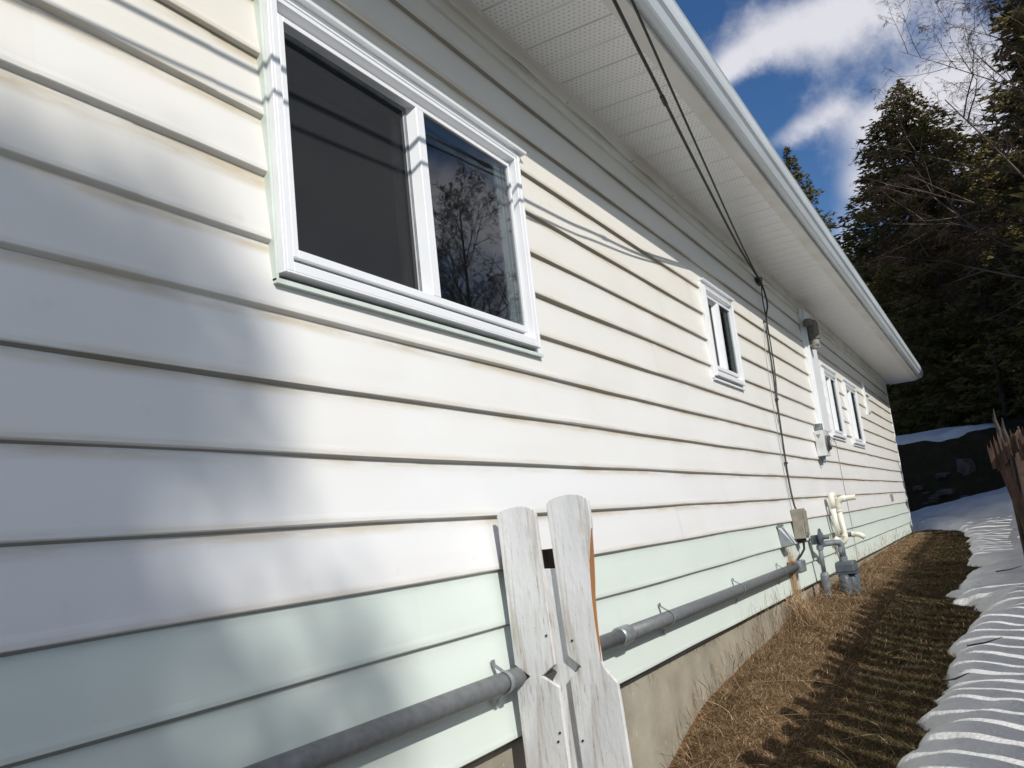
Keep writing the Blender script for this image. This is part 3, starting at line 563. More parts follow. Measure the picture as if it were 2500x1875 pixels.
for x, z in ((8.20, 1.78), (8.16, 1.02), (8.09, .42)):
    t_ = MB().tube([(x, -.034, z - .010), (x, -.034, z + .010)], .016, 8).build('cable_tie', BLACK, d1)

# ---------------------------------------------------------------- gas meter set
gm = empty('gas_meter', (8.95, -.22, -.86), 'grey gas meter with round regulator and riser among straw', 'gas meter')
mx0, mx1, my0, my1 = 8.86, 9.10, -.34, -.17
MB().ext([(mx0 + .02, -.545), (mx0 - .005, -.575), (mx0 - .012, -.645), (mx1 + .012, -.645), (mx1 + .005, -.575), (mx1 - .02, -.545)], my0, my1, axis=1).build('upper_case', GREYM, gm, bevel=.012)
MB().box((mx0 - .018, my0 - .012, -.662), (mx1 + .018, my1 + .012, -.646)).build('flange', GREYM, gm, bevel=.003)
for xx in (mx0, mx0 + .12, mx1):
    for yy in (my0 - .012,): MB().tube([(xx, yy - .004, -.672), (xx, yy - .004, -.636)], .009, 8).build('bolt', GREYM, gm)
MB().box((mx0 + .02, my0 + .03, -.86), (mx1 - .02, my1 - .01, -.663)).build('lower_case', GREYM, gm, bevel=.015)
for xx in (mx0 + .055, mx1 - .055):
    MB().tube([(xx, my0 + .045, -.664), (xx, my0 + .045, -.70), (xx, my0 + .040, -.82), (xx, my0 + .045, -.872)], [.040, .055, .058, .048], 18).build('diaphragm_cover', GREYM, gm, smooth=True)
MB().tube([(mx0 - .001, -.24, -.664), (mx0 - .001, -.24, -.70), (mx0 - .001, -.24, -.82), (mx0 - .001, -.24, -.872)], [.038, .054, .057, .048], 18).build('diaphragm_cover', GREYM, gm, smooth=True)
MB().box((mx1 + .013, -.30, -.645), (mx1 + .06, -.22, -.56)).build('index_box', TAN, gm, bevel=.006)
for xx in (8.93, 9.03):
    MB().tube([(xx, -.24, -.546), (xx, -.24, -.50)], .032, 16).build('union_nut', GREYP, gm)
MB().tube([(8.93, -.24, -.50), (8.93, -.24, -.40)] + arc((8.93, -.24, -.36), (8.93, -.24, -.45), (8.80, -.16, -.36), .04) + [(8.72, -.12, -.36)], .024, 14).build('inlet_pipe', GREYP, gm, smooth=True)
MB().tube([(9.03, -.24, -.50), (9.03, -.24, -.42)] + arc((9.03, -.24, -.36), (9.03, -.24, -.45), (9.03, -.02, -.36), .05) + [(9.03, -.015, -.36)], .024, 14).build('outlet_pipe', GREYP, gm, smooth=True)
MB().tube([(8.60, -.11, -.345), (8.60, -.11, -.62)], .021, 14).build('riser', GREYP, gm, smooth=True)
MB().tube([(8.60, -.11, -.61), (8.60, -.11, -.64), (8.60, -.11, -.78), (8.60, -.11, -.98)], [.03, .042, .036, .030], 14).build('shutoff_valve', GREYP, gm)
MB().tube([(8.60, -.11, -.40), (8.60, -.11, -.36)], .034, 6).build('nut', GREYP, gm)
MB().tube([(8.62, -.105, -.285), (8.62, -.118, -.285), (8.62, -.120, -.285), (8.62, -.132, -.285), (8.62, -.134, -.285), (8.62, -.150, -.285), (8.62, -.153, -.285)], [.035, .050, .080, .080, .060, .035, .015], 22).build('regulator', GREYM, gm)
MB().box((8.58, -.104, -.350), (8.655, -.040, -.262)).build('regulator_body', GREYM, gm, bevel=.01)
MB().tube([(8.62, -.145, -.29), (8.62, -.205, -.29)], .022, 12).build('regulator_vent', GREYP, gm)
MB().tube([(8.60, -.12, -.36), (8.72, -.12, -.36)], .027, 12).build('union', GREYP, gm)

# ---------------------------------------------------------------- plastic vent pipes
pv = empty('plastic_vent_pipe', (9.9, -.12, -.4), 'cream plastic vent pipe with an open outlet pointing away from the wall', 'vent pipe')
r = .030
MB().tube([(9.9, -.018, -.412), (9.9, -.055, -.412)] + arc((9.9, -.150, -.412), (9.9, -.05, -.412), (9.9, -.150, -.2), .075) + [(9.9, -.146, -.30), (9.9, -.130, -.055)], r, 18).build('pipe', PVC, pv, smooth=True)
MB().tube([(9.9, -.130, -.075)] + arc((9.9, -.130, .055), (9.9, -.130, -.1), (9.9, -.3, .055), .075) + [(9.9, -.222, .055)], r + .006, 18).build('elbow', PVC, pv, smooth=True)
MB().tube([(9.9, -.130, -.078), (9.9, -.130, -.055)], r + .009, 18).build('socket_rim', PVC, pv)
mbx = MB(); mbx.tube([(9.9, -.215, .055), (9.9, -.325, .057)], r, 20, cap=False); mbx.tube([(9.9, -.325, .057), (9.9, -.2, .057)], r - .005, 20, cap=False)
mbx.add([(9.9 + q * math.cos(2 * math.pi * k / 20), -.325, .057 + q * math.sin(2 * math.pi * k / 20)) for q in (r, r - .005) for k in range(20)], [(k, (k + 1) % 20, 20 + (k + 1) % 20, 20 + k) for k in range(20)])
mbx.build('outlet', PVC, pv, smooth=False)
MB().tube([(9.9, -.135, -.318), (9.9, -.142, -.345)], r + .006, 18).build('socket_rim', PVC, pv)
pa = empty('plastic_intake_pipe', (9.8, -.07, -.3), 'cream plastic pipe hooked over at the top, close to the siding', 'vent pipe')
MB().tube([(9.80, -.095, -.34), (9.80, -.092, -.02)], r - .003, 16).build('pipe', PVC, pa, smooth=True)
MB().tube([(9.80, -.092, -.035)] + arc((9.80, -.092, .105), (9.80, -.092, 0), (9.92, -.10, .105), .060) + [(9.885, -.10, .105)] + arc((9.94, -.10, .105), (9.88, -.1, .105), (9.94, -.10, .0), .035) + [(9.94, -.10, .055)], r + .003, 16).build('hook', PVC, pa, smooth=True)
MB().tube([(9.80, -.093, -.34), (9.80, -.05, -.40), (9.80, -.016, -.41)], r - .002, 14).build('lower_elbow', PVC, pa, smooth=True)
dp = empty('drain_elbow', (9.95, -.2, -.33), 'short white plastic elbow on a dark grey coupling below the vent', 'drain pipe')
MB().tube([(9.96, -.018, -.325), (9.96, -.222, -.332)], .026, 16).build('coupling', PVCG, dp)
MB().tube([(9.96, -.212, -.332), (9.96, -.235, -.332)], .034, 16).build('socket_rim', PVC, dp)
MB().tube([(9.96, -.222, -.332), (9.96, -.262, -.334), (9.96, -.295, -.345), (9.96, -.335, -.375)], .027, 16).build('elbow', PVC, dp, smooth=True)

# ---------------------------------------------------------------- near gate pickets
gate = empty('white_picket_gate_end', (2.83, -.22, -1.35), 'two weathered white pickets with notches, standing against the siding', 'picket fence')
def picket(pr, yc, x, th=.019, lean=.0, name='picket', parent=None):
    n = len(pr); top = max(p[1] for p in pr); V = [(xx, yc - u + lean * (z - top), z) for xx in (x, x + th) for (u, z) in pr]
    f = [tuple(range(n)), tuple(range(n, 2 * n))[::-1]] + [(i, i + n, (i + 1) % n + n, (i + 1) % n) for i in range(n)]
    return MB().add(V, f).build(name, PICK, parent or gate, origin=(x, yc, -.6), bevel=.0018)
def headarc(h, top, rise=.030, n=10): return [(h * math.cos(math.pi * t / n), top - rise + rise * math.sin(math.pi * t / n)) for t in range(0, n + 1)]
def leftside(h, zn, bot, dep=.046, hg=.038): return [(-h, zn + hg), (-h + dep, zn), (-h - .004, zn - hg), (-h - .006, bot)]
h1 = .081
picket([(h1 + .006, -1.28), (h1 + .004, -.484 - .038), (h1 - .058, -.484), (h1, -.484 + .038)] + headarc(h1, .121) + leftside(h1, -.484, -1.28, dep=.058, hg=.042), -.1225, 2.80, lean=.020)
h2 = .083
jag = [(h2 + .006, -1.28), (h2 + .008, -.60), (h2 + .006, -.512), (h2 - .030, -.468), (h2 - .042, -.440), (h2 - .043, -.37), (h2 - .043, -.30), (h2 - .040, -.22), (h2 - .034, -.16), (h2 - .028, -.10), (h2 - .016, -.045), (h2 - .002, .015), (h2, .05)]
picket(jag + headarc(h2, .140) + leftside(h2, -.455, -1.28), -.336, 2.80, lean=.032)
h3 = .075
picket([(h3, -1.28), (h3, -.53), (h3 - .04, -.475), (h3, -.435), (h3, -.118), (-h3, -.112), (-h3, -.435), (-h3 + .04, -.475), (-h3, -.53), (-h3, -1.28)], -.236, 2.8195, lean=.026)
MB().box((2.839, -.352, -.135), (2.877, -.028, -.045)).build('rail', BRN, gate, bevel=.004)
MB().box((2.839, -.395, -1.16), (2.877, -.028, -1.07)).build('rail', BRN, gate, bevel=.004)
for (ny, nz) in ((-.207, -.675), (-.197, -.704), (-.292, -.700), (-.296, -.366), (-.196, -.345)):
    MB().tube([(2.7995, ny, nz), (2.7968, ny, nz)], .0042, 8).build('nail', BLACK, gate)
# raw split edge of the right picket
V = []; zs = [-.44, -.37, -.30, -.22, -.16, -.10, -.045, .012]; inn = [.0425, .0425, .0425, .0395, .0335, .0275, .0155, .001]; out = [.0415, .0375, .0350, .0300, .0220, .0160, .0080, .0005]
for z, a_, b_ in zip(zs, inn, out):
    y0 = -.336 + .032 * (z - .14); xd = np.interp(z, [-.44, -.37, -.30, -.22, -.10, .012], [.002, .004, .006, .009, .014, .003]); V += [(2.8005, y0 - h2 + a_ + .001, z), (2.8005 + xd, y0 - h2 + a_ + .001, z), (2.8005 + xd, y0 - h2 + b_ - .001, z), (2.801, y0 - h2 + b_, z)]
m = MB(); k_ = len(zs)
m.add(V, [(4 * i + a, 4 * i + (a + 1) % 4, 4 * i + 4 + (a + 1) % 4, 4 * i + 4 + a) for i in range(k_ - 1) for a in range(4)] + [(0, 3, 2, 1), (4 * k_ - 4, 4 * k_ - 3, 4 * k_ - 2, 4 * k_ - 1)])
m.build('split_edge', RAW, gate)

# ---------------------------------------------------------------- side fence whose pickets stripe the ground with shadow
def fence_run(x0, x1, yf, name, label, mat_):
    f = empty(name, ((x0 + x1) / 2, yf, float(H((x0 + x1) / 2, yf))), label, 'fence')
    x = x0; k = 0; tm = None
    while x < x1:
        zb = float(H(x, yf)) - .05; top = zb + 1.60 + .03 * math.sin(k * 1.7) + rng.normal() * .012
        wd = .148; n = 7
        pr = [(wd / 2, zb), (wd / 2, top - .60 - .04), (wd / 2 - .030, top - .60), (wd / 2 - .003, top - .60 + .035), (wd / 2 - .003, top - .03)] + [((wd / 2 - .003) * math.cos(math.pi * t / n), top - .03 + .03 * math.sin(math.pi * t / n)) for t in range(1, n)]
        pr += [(-u, z) for u, z in pr[:5]][::-1]
        le = rng.normal() * .008; V = [(x + u + le * (z - zb), yy, z) for yy in (yf, yf + .019) for (u, z) in pr]; m_ = len(pr)
        MB().add(V, [tuple(range(m_))[::-1], tuple(range(m_, 2 * m_))] + [(i, (i + 1) % m_, (i + 1) % m_ + m_, i + m_) for i in range(m_)]).build('picket', mat_, f, origin=(x, yf, zb))
        x += .216 + rng.normal() * .007; k += 1
    xx = x0 - .1
    while xx < x1:
        xe = min(xx + 2.4, x1 + .1)
        for hz in (.28, 1.36):
            a = float(H(xx, yf)) + hz; b = float(H(xe, yf)) + hz
            MB().add([(xx, yf - .04, a), (xx, yf - .002, a), (xx, yf - .002, a + .085), (xx, yf - .04, a + .085), (xe, yf - .04, b), (xe, yf - .002, b), (xe, yf - .002, b + .085), (xe, yf - .04, b + .085)], [(0, 1, 2, 3), (4, 7, 6, 5), (0, 4, 5, 1), (1, 5, 6, 2), (2, 6, 7, 3), (3, 7, 4, 0)]).build('rail', mat_, f)
        MB().box((xx - .045, yf - .13, a - 1.6), (xx + .045, yf - .041, a + .1)).build('post', mat_, f); xx = xe
    return f
fence_run(-2.4, 8.5, -2.06, 'picket_fence', 'weathered picket fence beside the near snow, throwing striped shadows', OLDW)
fence_run(12.1, 18.2, -2.02, 'picket_fence', 'far picket fence along the snow bank near the corner', OLDW)
bf = empty('broken_board_fence', (10.5, -1.85, -.9), 'broken fence of splintered reddish brown boards on a leaning post', 'fence')
x = 8.62
while x < 12.0:          # close-set boards
    yb = -2.16; top = float(H(x, yb)) + 1.55 + rng.normal() * .05; bot = float(H(x, yb)) - .05; wd = .12 + rng.random() * .05
    sp0 = [(-wd / 2, bot), (wd / 2, bot), (wd / 2, top - .05), (wd * .2, top - rng.random() * .05), (0, top - .06), (-wd * .2, top + rng.random() * .04), (-wd / 2, top - .06)]; m_ = 7
    V = [(x + u, yb + dx, z) for dx in (0, .018) for (u, z) in sp0]
    MB().add(V, [tuple(range(m_))[::-1], tuple(range(m_, 2 * m_))] + [(i, (i + 1) % m_, (i + 1) % m_ + m_, i + m_) for i in range(m_)]).build('board', OLDW, bf)
    x += wd + .003
MB().add([(8.0, -1.99, -1.15), (8.10, -1.99, -1.15), (8.10, -1.90, -1.15), (8.0, -1.90, -1.15), (8.25, -1.78, .22), (8.34, -1.78, .22), (8.34, -1.69, .26), (8.25, -1.69, .26)], [(0, 3, 2, 1), (4, 5, 6, 7), (0, 1, 5, 4), (1, 2, 6, 5), (2, 3, 7, 6), (3, 0, 4, 7)]).build('leaning_post', OLDW, bf)
for kk in range(11):     # splintered boards whose broken ends face the viewer
    yb = -1.675 - .031 * kk; tz = .35 + .034 * ((kk * 37) % 7) / 3 + .006 * kk; bz = .115 + .010 * kk + .03 * ((kk * 5) % 3 == 0) + (.05 if kk in (4, 5, 6) else 0); wd = .029; lx_ = 8.20 + .012 * ((kk * 3) % 4)
    pr = [(-wd / 2, bz), (wd / 2, bz + .012), (wd / 2, tz - .05), (wd * .2, tz - .02), (0, tz - .05), (-wd * .25, tz + .015), (-wd / 2, tz - .04)]; m_ = 7
    V = [(lx_ + dx - (z - bz) * .10, yb - u + (z - bz) * .06, z) for dx in (0, .16) for (u, z) in pr]
    MB().add(V, [tuple(range(m_)), tuple(range(m_, 2 * m_))[::-1]] + [(i, i + m_, (i + 1) % m_ + m_, (i + 1) % m_) for i in range(m_)]).build('splintered_board', OLDW, bf)
for (x_, y_, a_, b_, nm_) in ((11.0, -1.86, -.9, .74, 'dark jagged stake rising behind the splintered boards'), (11.6, -1.80, -.9, .90, 'thinner dark stake left of the splintered boards')):
    s_ = MB().tube([(x_, y_, a_), (x_ - .02, y_ + .01, b_ - .25), (x_, y_ + .03, b_ - .12), (x_ - .03, y_ + .02, b_)], [.030, .028, .022, .005], 6).build('broken_stake', GREYWOOD, origin=(x_, y_, a_)); tag(s_, nm_, 'stake', 'broken stakes')

# ---------------------------------------------------------------- rocks on the bank
def rock(p, s, seed):
    r0 = np.random.default_rng(seed); V = []; n = 7
    for lat in (-.8, -.3, .3, .8):
        for kk in range(n):
            a = 2 * math.pi * kk / n; rr = math.cos(lat) * (1 + r0.normal() * .16); V.append((p[0] + s[0] * rr * math.cos(a), p[1] + s[1] * rr * math.sin(a), p[2] + s[2] * (math.sin(lat) + r0.normal() * .08)))
    f = [(i * n + k, i * n + (k + 1) % n, (i + 1) * n + (k + 1) % n, (i + 1) * n + k) for i in range(3) for k in range(n)] + [tuple(range(n))[::-1], tuple(range(3 * n, 4 * n))]
    return MB().add(V, f).build('rock', ROCK, origin=p)
def onbank(yx, zx):
    for xx in np.arange(21, 27, .02):
        if float(H(xx, yx * xx - 1.693)) >= zx * xx: return (xx, yx * xx - 1.693, float(H(xx, yx * xx - 1.693)))
    return (24, yx * 24 - 1.693, 0)
RK = [(.0280, .0210, (.22, .20, .30), 'largest pale rock in the middle of the dark embankment'), (.0505, .0165, (.2, .19, .10), 'flat pale rock high on the dark embankment left of the largest'), (.049, -.001, (.2, .24, .12), 'broad flat rock low on the dark embankment'),
      (.075, .006, (.12, .13, .10), 'small pale rock on the embankment close to the house corner')]
for i, (yx, zx, s_, lb) in enumerate(RK): tag(rock(onbank(yx, zx), s_, i), lb, 'rock', 'rocks on the dark embankment')
for i in range(9):
    yx = .058 + .014 * rng.random() - .03 * (i > 6); zx = -.011 + .012 * rng.random()
    tag(rock(onbank(yx, zx), (.08, .07 + .06 * rng.random(), .05), 20 + i), 'small pale stone near the foot of the dark embankment', 'rock', 'rocks on the dark embankment')
for (x_, y_) in ((17.6, -.85), (18.2, -.55)):
    tag(rock((x_, y_, float(H(x_, y_)) + .03), (.06, .05, .03), int(x_ * 10)), 'pale clod of earth at the far edge of the lawn', 'clod', 'clods on the lawn')
for (x_, y_, l_) in ((6.2, -1.33, .10), (5.35, -1.22, .07), (9.7, -1.5, .12)):
    s_ = MB().tube([(x_, y_, float(H(x_, y_)) + .19), (x_ + l_ * .6, y_ - l_, float(H(x_, y_)) + .195), (x_ + l_, y_ - l_ * 2, float(H(x_, y_)) + .22)], [.006, .005, .002], 5).build('twig', BRN, origin=(x_, y_, float(H(x_, y_)) + .15)); tag(s_, {6.2: 'dark broken twig on the striped snow', 5.35: 'short dark twig at the very edge of the snow', 9.7: 'longer dark twig on the smooth shaded snow'}[x_], 'twig', 'twigs on the snow')

# ---------------------------------------------------------------- grass
def blades(n, xs, ys, hmin, hmax, wd, flat, seed, bend=.5, varf=None, z0=0):
    r0 = np.random.default_rng(seed); x, y = xs(r0, n), ys(r0, n); ok = np.ones(len(x), bool)
    z = H(x, y) + z0; a = r0.uniform(0, 2 * np.pi, n); h = r0.uniform(hmin, hmax, n) * (.6 + .8 * vnoise(x, y, .35, 21)); tilt = r0.uniform(flat[0], flat[1], n)
    dx, dy = np.cos(a), np.sin(a); px, py = -dy * wd / 2, dx * wd / 2
    w_ = r0.uniform(.6, 1.3, n)
    P = []
    for t, ww in ((0, 1), (.5, .8), (1, .05)):
        lean = (tilt + bend * t) * .5 + tilt * .5
        lx = h * t * np.sin(lean); lz = h * t * np.cos(lean)
        for sg in (1, -1): P.append(np.stack([x + dx * lx + sg * px * ww * w_, y + dy * lx + sg * py * ww * w_, z + lz], -1))
    V = np.stack(P, 1).reshape(-1, 3); b = (np.arange(n) * 6)[:, None]
    Fq = np.concatenate([b + np.array([[0, 1, 3, 2]]), b + np.array([[2, 3, 5, 4]])], 1).reshape(-1, 4)
    var = np.repeat(varf(x, y, r0, n), 2)
    return V, Fq, var
def sedge_y(x): return np.interp(x, ex[:-3], ey[:-3])
def lawnvar(x, y, r0, n):
    f = sst(y, -.95, -.15); f = np.clip(f + .5 * (vnoise(x, y, .5, 31) - .5), 0, 1)
    return np.clip(.24 + .36 * f + r0.normal(0, .22, n) + .15 * (r0.random(n) > .85), 0, 1)
sets = []
sets.append(blades(90000, lambda r, n: 3.2 + 3.6 * r.random(n) ** 1.1, lambda r, n: -1.42 + 1.40 * r.random(n), .028, .070, .0033, (.7, 1.5), 1, varf=lawnvar))
sets.append(blades(80000, lambda r, n: 6.5 + 5.0 * r.random(n), lambda r, n: -1.42 + 1.40 * r.random(n), .03, .075, .0046, (.7, 1.5), 2, varf=lawnvar))
sets.append(blades(60000, lambda r, n: 11.0 + 9.0 * r.random(n), lambda r, n: -1.42 + 1.40 * r.random(n), .03, .07, .0075, (.85, 1.45), 3, varf=lawnvar))
def strawvar(x, y, r0, n): return np.clip(.66 + r0.normal(0, .17, n), .2, 1)
sets.append(blades(26000, lambda r, n: 4.0 + 14.0 * r.random(n) ** 1.25, lambda r, n: -.03 - np.abs(r.normal(0, .20, n)), .045, .10, .0038, (.8, 1.5), 4, varf=strawvar))
sets.append(blades(3500, lambda r, n: 7.1 + 3.4 * r.random(n) ** 1.0, lambda r, n: -.03 - np.abs(r.normal(0, .17, n)), .08, .18, .0042, (.5, 1.35), 5, varf=strawvar))
off = 0; VV, FF, VA = [], [], []
for V, Fq, va in sets:
    kx = V[::6]; rep = np.ones(len(kx), bool); rep &= kx[:, 1] > sedge_y(kx[:, 0]) - .03
    q = np.repeat(rep, 2); VV.append(V); FF.append(Fq[q] + off); VA.append(va[q]); off += len(V)
gr = fastmesh('dry_grass', np.concatenate(VV), np.concatenate(FF), GRASS, var=np.concatenate(VA), nv=4); tag(gr, kind='stuff')
# tall bent stalks with seed heads along the foundation
r0 = np.random.default_rng(9); V, Fc, va = [], [], []
def stalk(x, y, z, h, lean, az, wd, v, head=True):
    n = 6; b = len(V); dx, dy = math.cos(az), math.sin(az)
    for i in range(n + 1):
        t = i / n; off_ = lean * h * t * t; zz = z + h * t * (1 - .25 * lean * t); ww = wd * (1 - .55 * t)
        if head and i >= n - 1: ww = wd * 2.0 if i == n - 1 else wd * .3
        V.append((x + dx * off_ - dy * ww / 2, y + dy * off_ + dx * ww / 2 * .4 - 0, zz)); V.append((x + dx * off_ + dy * ww / 2, y + dy * off_ - dx * ww / 2 * .4, zz + .3 * ww))
    for i in range(n): Fc.append((b + 2 * i, b + 2 * i + 1, b + 2 * i + 3, b + 2 * i + 2)); va.append(v)
def S1(x, ymin, ymax, h0, h1, n, v0=.45, v1=.95, l0=.1, l1=.9):
    for _ in range(n):
        xx = r0.uniform(*x); yy = r0.uniform(ymin, ymax); stalk(xx, yy, float(H(xx, yy)) - .02, r0.uniform(h0, h1), r0.uniform(l0, l1), r0.uniform(0, 6.28), r0.uniform(.0028, .0046), r0.uniform(v0, v1))
S1((4.3, 7.0), -.16, -.03, .12, .28, 190, .2, .8)
S1((5.8, 7.2), -.16, -.04, .25, .50, 70, .35, .9, 0, .5)
S1((9.4, 10.6), -.22, -.03, .15, .40, 90, .4, 1.0, .1, 1.1); S1((8.2, 8.7), -.2, -.03, .12, .3, 40, .4, 1.0, .1, 1.1)
S1((10.2, 15.5), -.2, -.03, .10, .38, 170, .4, .9)
S1((16.0, 19.0), -.16, -.03, .08, .20, 90, .1, .5, 0, .3)
for _ in range(170):        # bundle hanging from the vent hood to the soil
    xx = 7.66 + r0.normal() * .050; yy = -.033 + r0.normal() * .006; stalk(xx, yy, -.88, r0.uniform(.40, .60), r0.uniform(0, .10), r0.uniform(0, 6.28), r0.uniform(.005, .008), r0.uniform(.93, 1.0), False)
for _ in range(260):        # broom of straw at its foot
    xx = 7.50 + r0.normal() * .16; yy = -.12 + r0.normal() * .07; stalk(xx, yy, float(H(xx, yy)), r0.uniform(.12, .30), r0.uniform(.2, 1.0), r0.uniform(0, 6.28), r0.uniform(.004, .006), r0.uniform(.6, 1.0))
for _ in range(60):
    xx = 8.9 + r0.normal() * .35; yy = -.40 + r0.normal() * .07; stalk(xx, yy, float(H(xx, yy)) + .03, r0.uniform(.2, .45), r0.uniform(1.2, 2.2), r0.uniform(0, 6.28), .0045, r0.uniform(.6, 1.0), False)
for (x_, y_, h_, a_) in ((3.62, -.05, .55, 2.9), (3.55, -.04, .38, 1.2)):
    stalk(x_, y_, float(H(x_, y_)) + .02, h_, .2, a_, .005, .1)
for _ in range(150):        # cobweb and dead grass caught under the lowest board
    xx = r0.uniform(2.9, 8.0); yy = r0.uniform(-.004, .02); hh = r0.uniform(.01, .05) * (r0.random() < .35) + .012; stalk(xx, yy, -.712, -hh, r0.uniform(.1, 1.2), r0.uniform(0, 6.28), r0.uniform(.003, .008), r0.uniform(.0, .25), False)
for _ in range(150):        # loose pale stems lying over the lawn
    xx = 3.6 + 7 * r0.random() ** 1.3; yy = r0.uniform(-1.1, -.1); stalk(xx, yy, float(H(xx, yy)) + .03, r0.uniform(.10, .30), r0.uniform(1.8, 2.6), r0.uniform(0, 6.28), r0.uniform(.0025, .004), r0.uniform(.75, 1.0), False)
st = fastmesh('straw_stalks', np.array(V), np.array(Fc), GRASS, var=va, nv=4); tag(st, kind='stuff')

# ---------------------------------------------------------------- trees
def trunk_mesh(h, r0_, lean=(0, 0), n=10, seg=8):
    m = MB(); m.tube([(lean[0] * t, lean[1] * t, h * t) for t in [i / seg for i in range(seg + 1)]], [r0_ * (1 - .93 * i / seg) for i in range(seg + 1)], n); return m
def spruce(name, x, y, h, rad, seed, label, prof, group='conifers behind the house', dens=1.0, csize=.26, zb=None, dead=.0, lowest=.04, hue=0.0):
    r0 = np.random.default_rng(seed); zb = float(H(x, y)) - .2 if zb is None else zb
    root = empty(name, (x, y, zb), label, 'tree', group)
    m = trunk_mesh(h * .985, .012 * h + .04); me = m
    me.v = [(p[0] + x, p[1] + y, p[2] + zb) for p in me.v]; me.build('trunk', BARK, root, smooth=True)
    nb = int(h * 24 * dens); tz = lowest + (1 - lowest) * r0.random(nb) ** .92; a = r0.uniform(0, 2 * np.pi, nb)
    Lb = rad * np.interp(tz, *prof) * r0.uniform(.72, 1.12, nb) * (1 + .22 * (vnoise(tz * h, a * 2, 1.3, seed) - .5) * 2)
    K = np.maximum(4, (Lb / csize * 3.0 * 1.3).astype(int)); bi = np.repeat(np.arange(nb), K); n = len(bi)
    u = r0.random(n) ** .7; droop = -.18 * Lb[bi] * u + .10 * Lb[bi] * u ** 2.5
    lat = r0.normal(0, .16, n) * Lb[bi] * (u * (1.15 - u)) * 1.5
    ca, sa = np.cos(a[bi]), np.sin(a[bi]); rr = Lb[bi] * u
    c = np.stack([ca * rr - sa * lat, sa * rr + ca * lat, tz[bi] * h + droop + r0.normal(0, .06, n)], -1)
    Vs, Fs = [], []
    M = 3
    cc = np.repeat(c, M, 0); da = np.repeat(a[bi], M) + r0.normal(0, .75, n * M); dz = r0.normal(-.12, .38, n * M)
    ln = csize * r0.uniform(.6, 1.5, n * M) * (.5 + .5 * np.repeat(np.clip(Lb[bi] / rad * 1.6, .4, 1), M)); d_ = np.stack([np.cos(da), np.sin(da), dz], -1); d_ /= np.linalg.norm(d_, axis=1)[:, None]
    side = np.cross(d_, r0.normal(0, 1, (n * M, 3))); side /= np.linalg.norm(side, axis=1)[:, None]; wd_ = ln * r0.uniform(.16, .34, n * M)
    p0 = cc - d_ * ln[:, None] * .4; p1 = cc + side * wd_[:, None] * .5; p2 = cc + d_ * ln[:, None] * .6; p3 = cc - side * wd_[:, None] * .5
    V = np.stack([p0, p1, p2, p3], 1).reshape(-1, 3); Fq = np.arange(len(V)).reshape(-1, 4)
    clump = np.repeat(vnoise(c[:, 2], a[bi] * 1.7 * 2, .8, seed + 3), M); var = np.clip(hue + .18 + .62 * clump * r0.uniform(.6, 1.3, len(Fq)), 0, 1)
    fastmesh('crown', V, Fq, NEEDLE, root, var=var, nv=4)
    # visible limbs
    mb = MB(); lim = r0.choice(nb, min(nb, int(40 + 3 * h)), replace=False)
    for i in lim:
        L_ = Lb[i] * 1.02; z_ = tz[i] * h; mb.tube([(x, y, zb + z_), (x + math.cos(a[i]) * L_ * .5, y + math.sin(a[i]) * L_ * .5, zb + z_ - .10 * L_), (x + math.cos(a[i]) * L_, y + math.sin(a[i]) * L_, zb + z_ - .08 * L_)], [.03 * min(1, L_), .018, .004], 4, cap=False)
    mb.build('limbs', BARK, root)
    return root
PCOL = ([0, .05, .3, .55, .8, .92, 1.0], [.6, .95, 1.05, 1.0, .82, .55, .06])
PCON = ([0, .05, .3, .6, .85, 1.0], [.9, 1.05, .92, .60, .28, .03])
PBLU = ([0, .1, .3, .5, .7, .85, .95, 1.0], [.9, 1.15, 1.2, 1.05, .84, .58, .30, .03])
spruce('spruce_tree', 31, -1.15, 12.5, 2.85, 3, 'broad columnar spruce with sparse tip standing against the clouds', PBLU, dens=3.0, csize=.20, hue=.10)
spruce('spruce_tree', 25, -6.2, 19, 2.7, 4, 'tallest dark spruce filling the right edge', PCOL, dens=2.6, csize=.22)
spruce('spruce_tree', 46, 5.0, 16.4, 4.0, 5, 'smaller spruce showing above the gutter', PCON, dens=1.8)
k = 0
for (x_, y_, h_, r_, lb) in ((34, -5.0, 12.5, 2.9, 'dark conifer between the columnar spruce and the tallest spruce'), (37, -.3, 10.2, 3.0, 'dark conifer just left of the columnar spruce above the snow ledge'), (38.5, 1.5, 8.6, 2.2, 'low dark conifer nearest the far house corner'), (40, -9.2, 18, 3.6, 'tall dark conifer behind the tallest spruce'),
      (44, -1.2, 10, 3.2, 'dark conifer directly behind the columnar spruce'), (31, -8.6, 16, 3.2, 'dark conifer right of the tallest spruce'), (43, 1.6, 8.6, 2.2, 'low conifer half hidden by the end of the eaves'), (36, .6, 6.5, 2.2, 'short bushy conifer at the back of the snow ledge'), (47, -4.5, 14, 3.5, 'conifer seen through the gap between the two big spruces'), (50, 1.6, 9.4, 2.4, 'conifer tip behind the low ones near the house'), (28.5, -3.2, 5.2, 2.0, 'short conifer at the right end of the snow ledge')):
    k += 1; spruce('spruce_tree', x_, y_, h_, r_, 30 + k, lb, PCOL if k % 2 else PCON, dens=1.5, csize=.30)
r0 = np.random.default_rng(2)
for i in range(18):
    x_ = r0.uniform(58, 110); y_ = r0.uniform(-.45, .060) * x_ - 1.7
    k += 1; spruce('spruce_tree', x_, y_, min(.20 * x_ if y_ > -.08 * x_ else 24, 24), 3.8, 60 + i, 'distant conifer on the wooded slope', PCON, group='distant conifers', dens=.5, csize=.65)
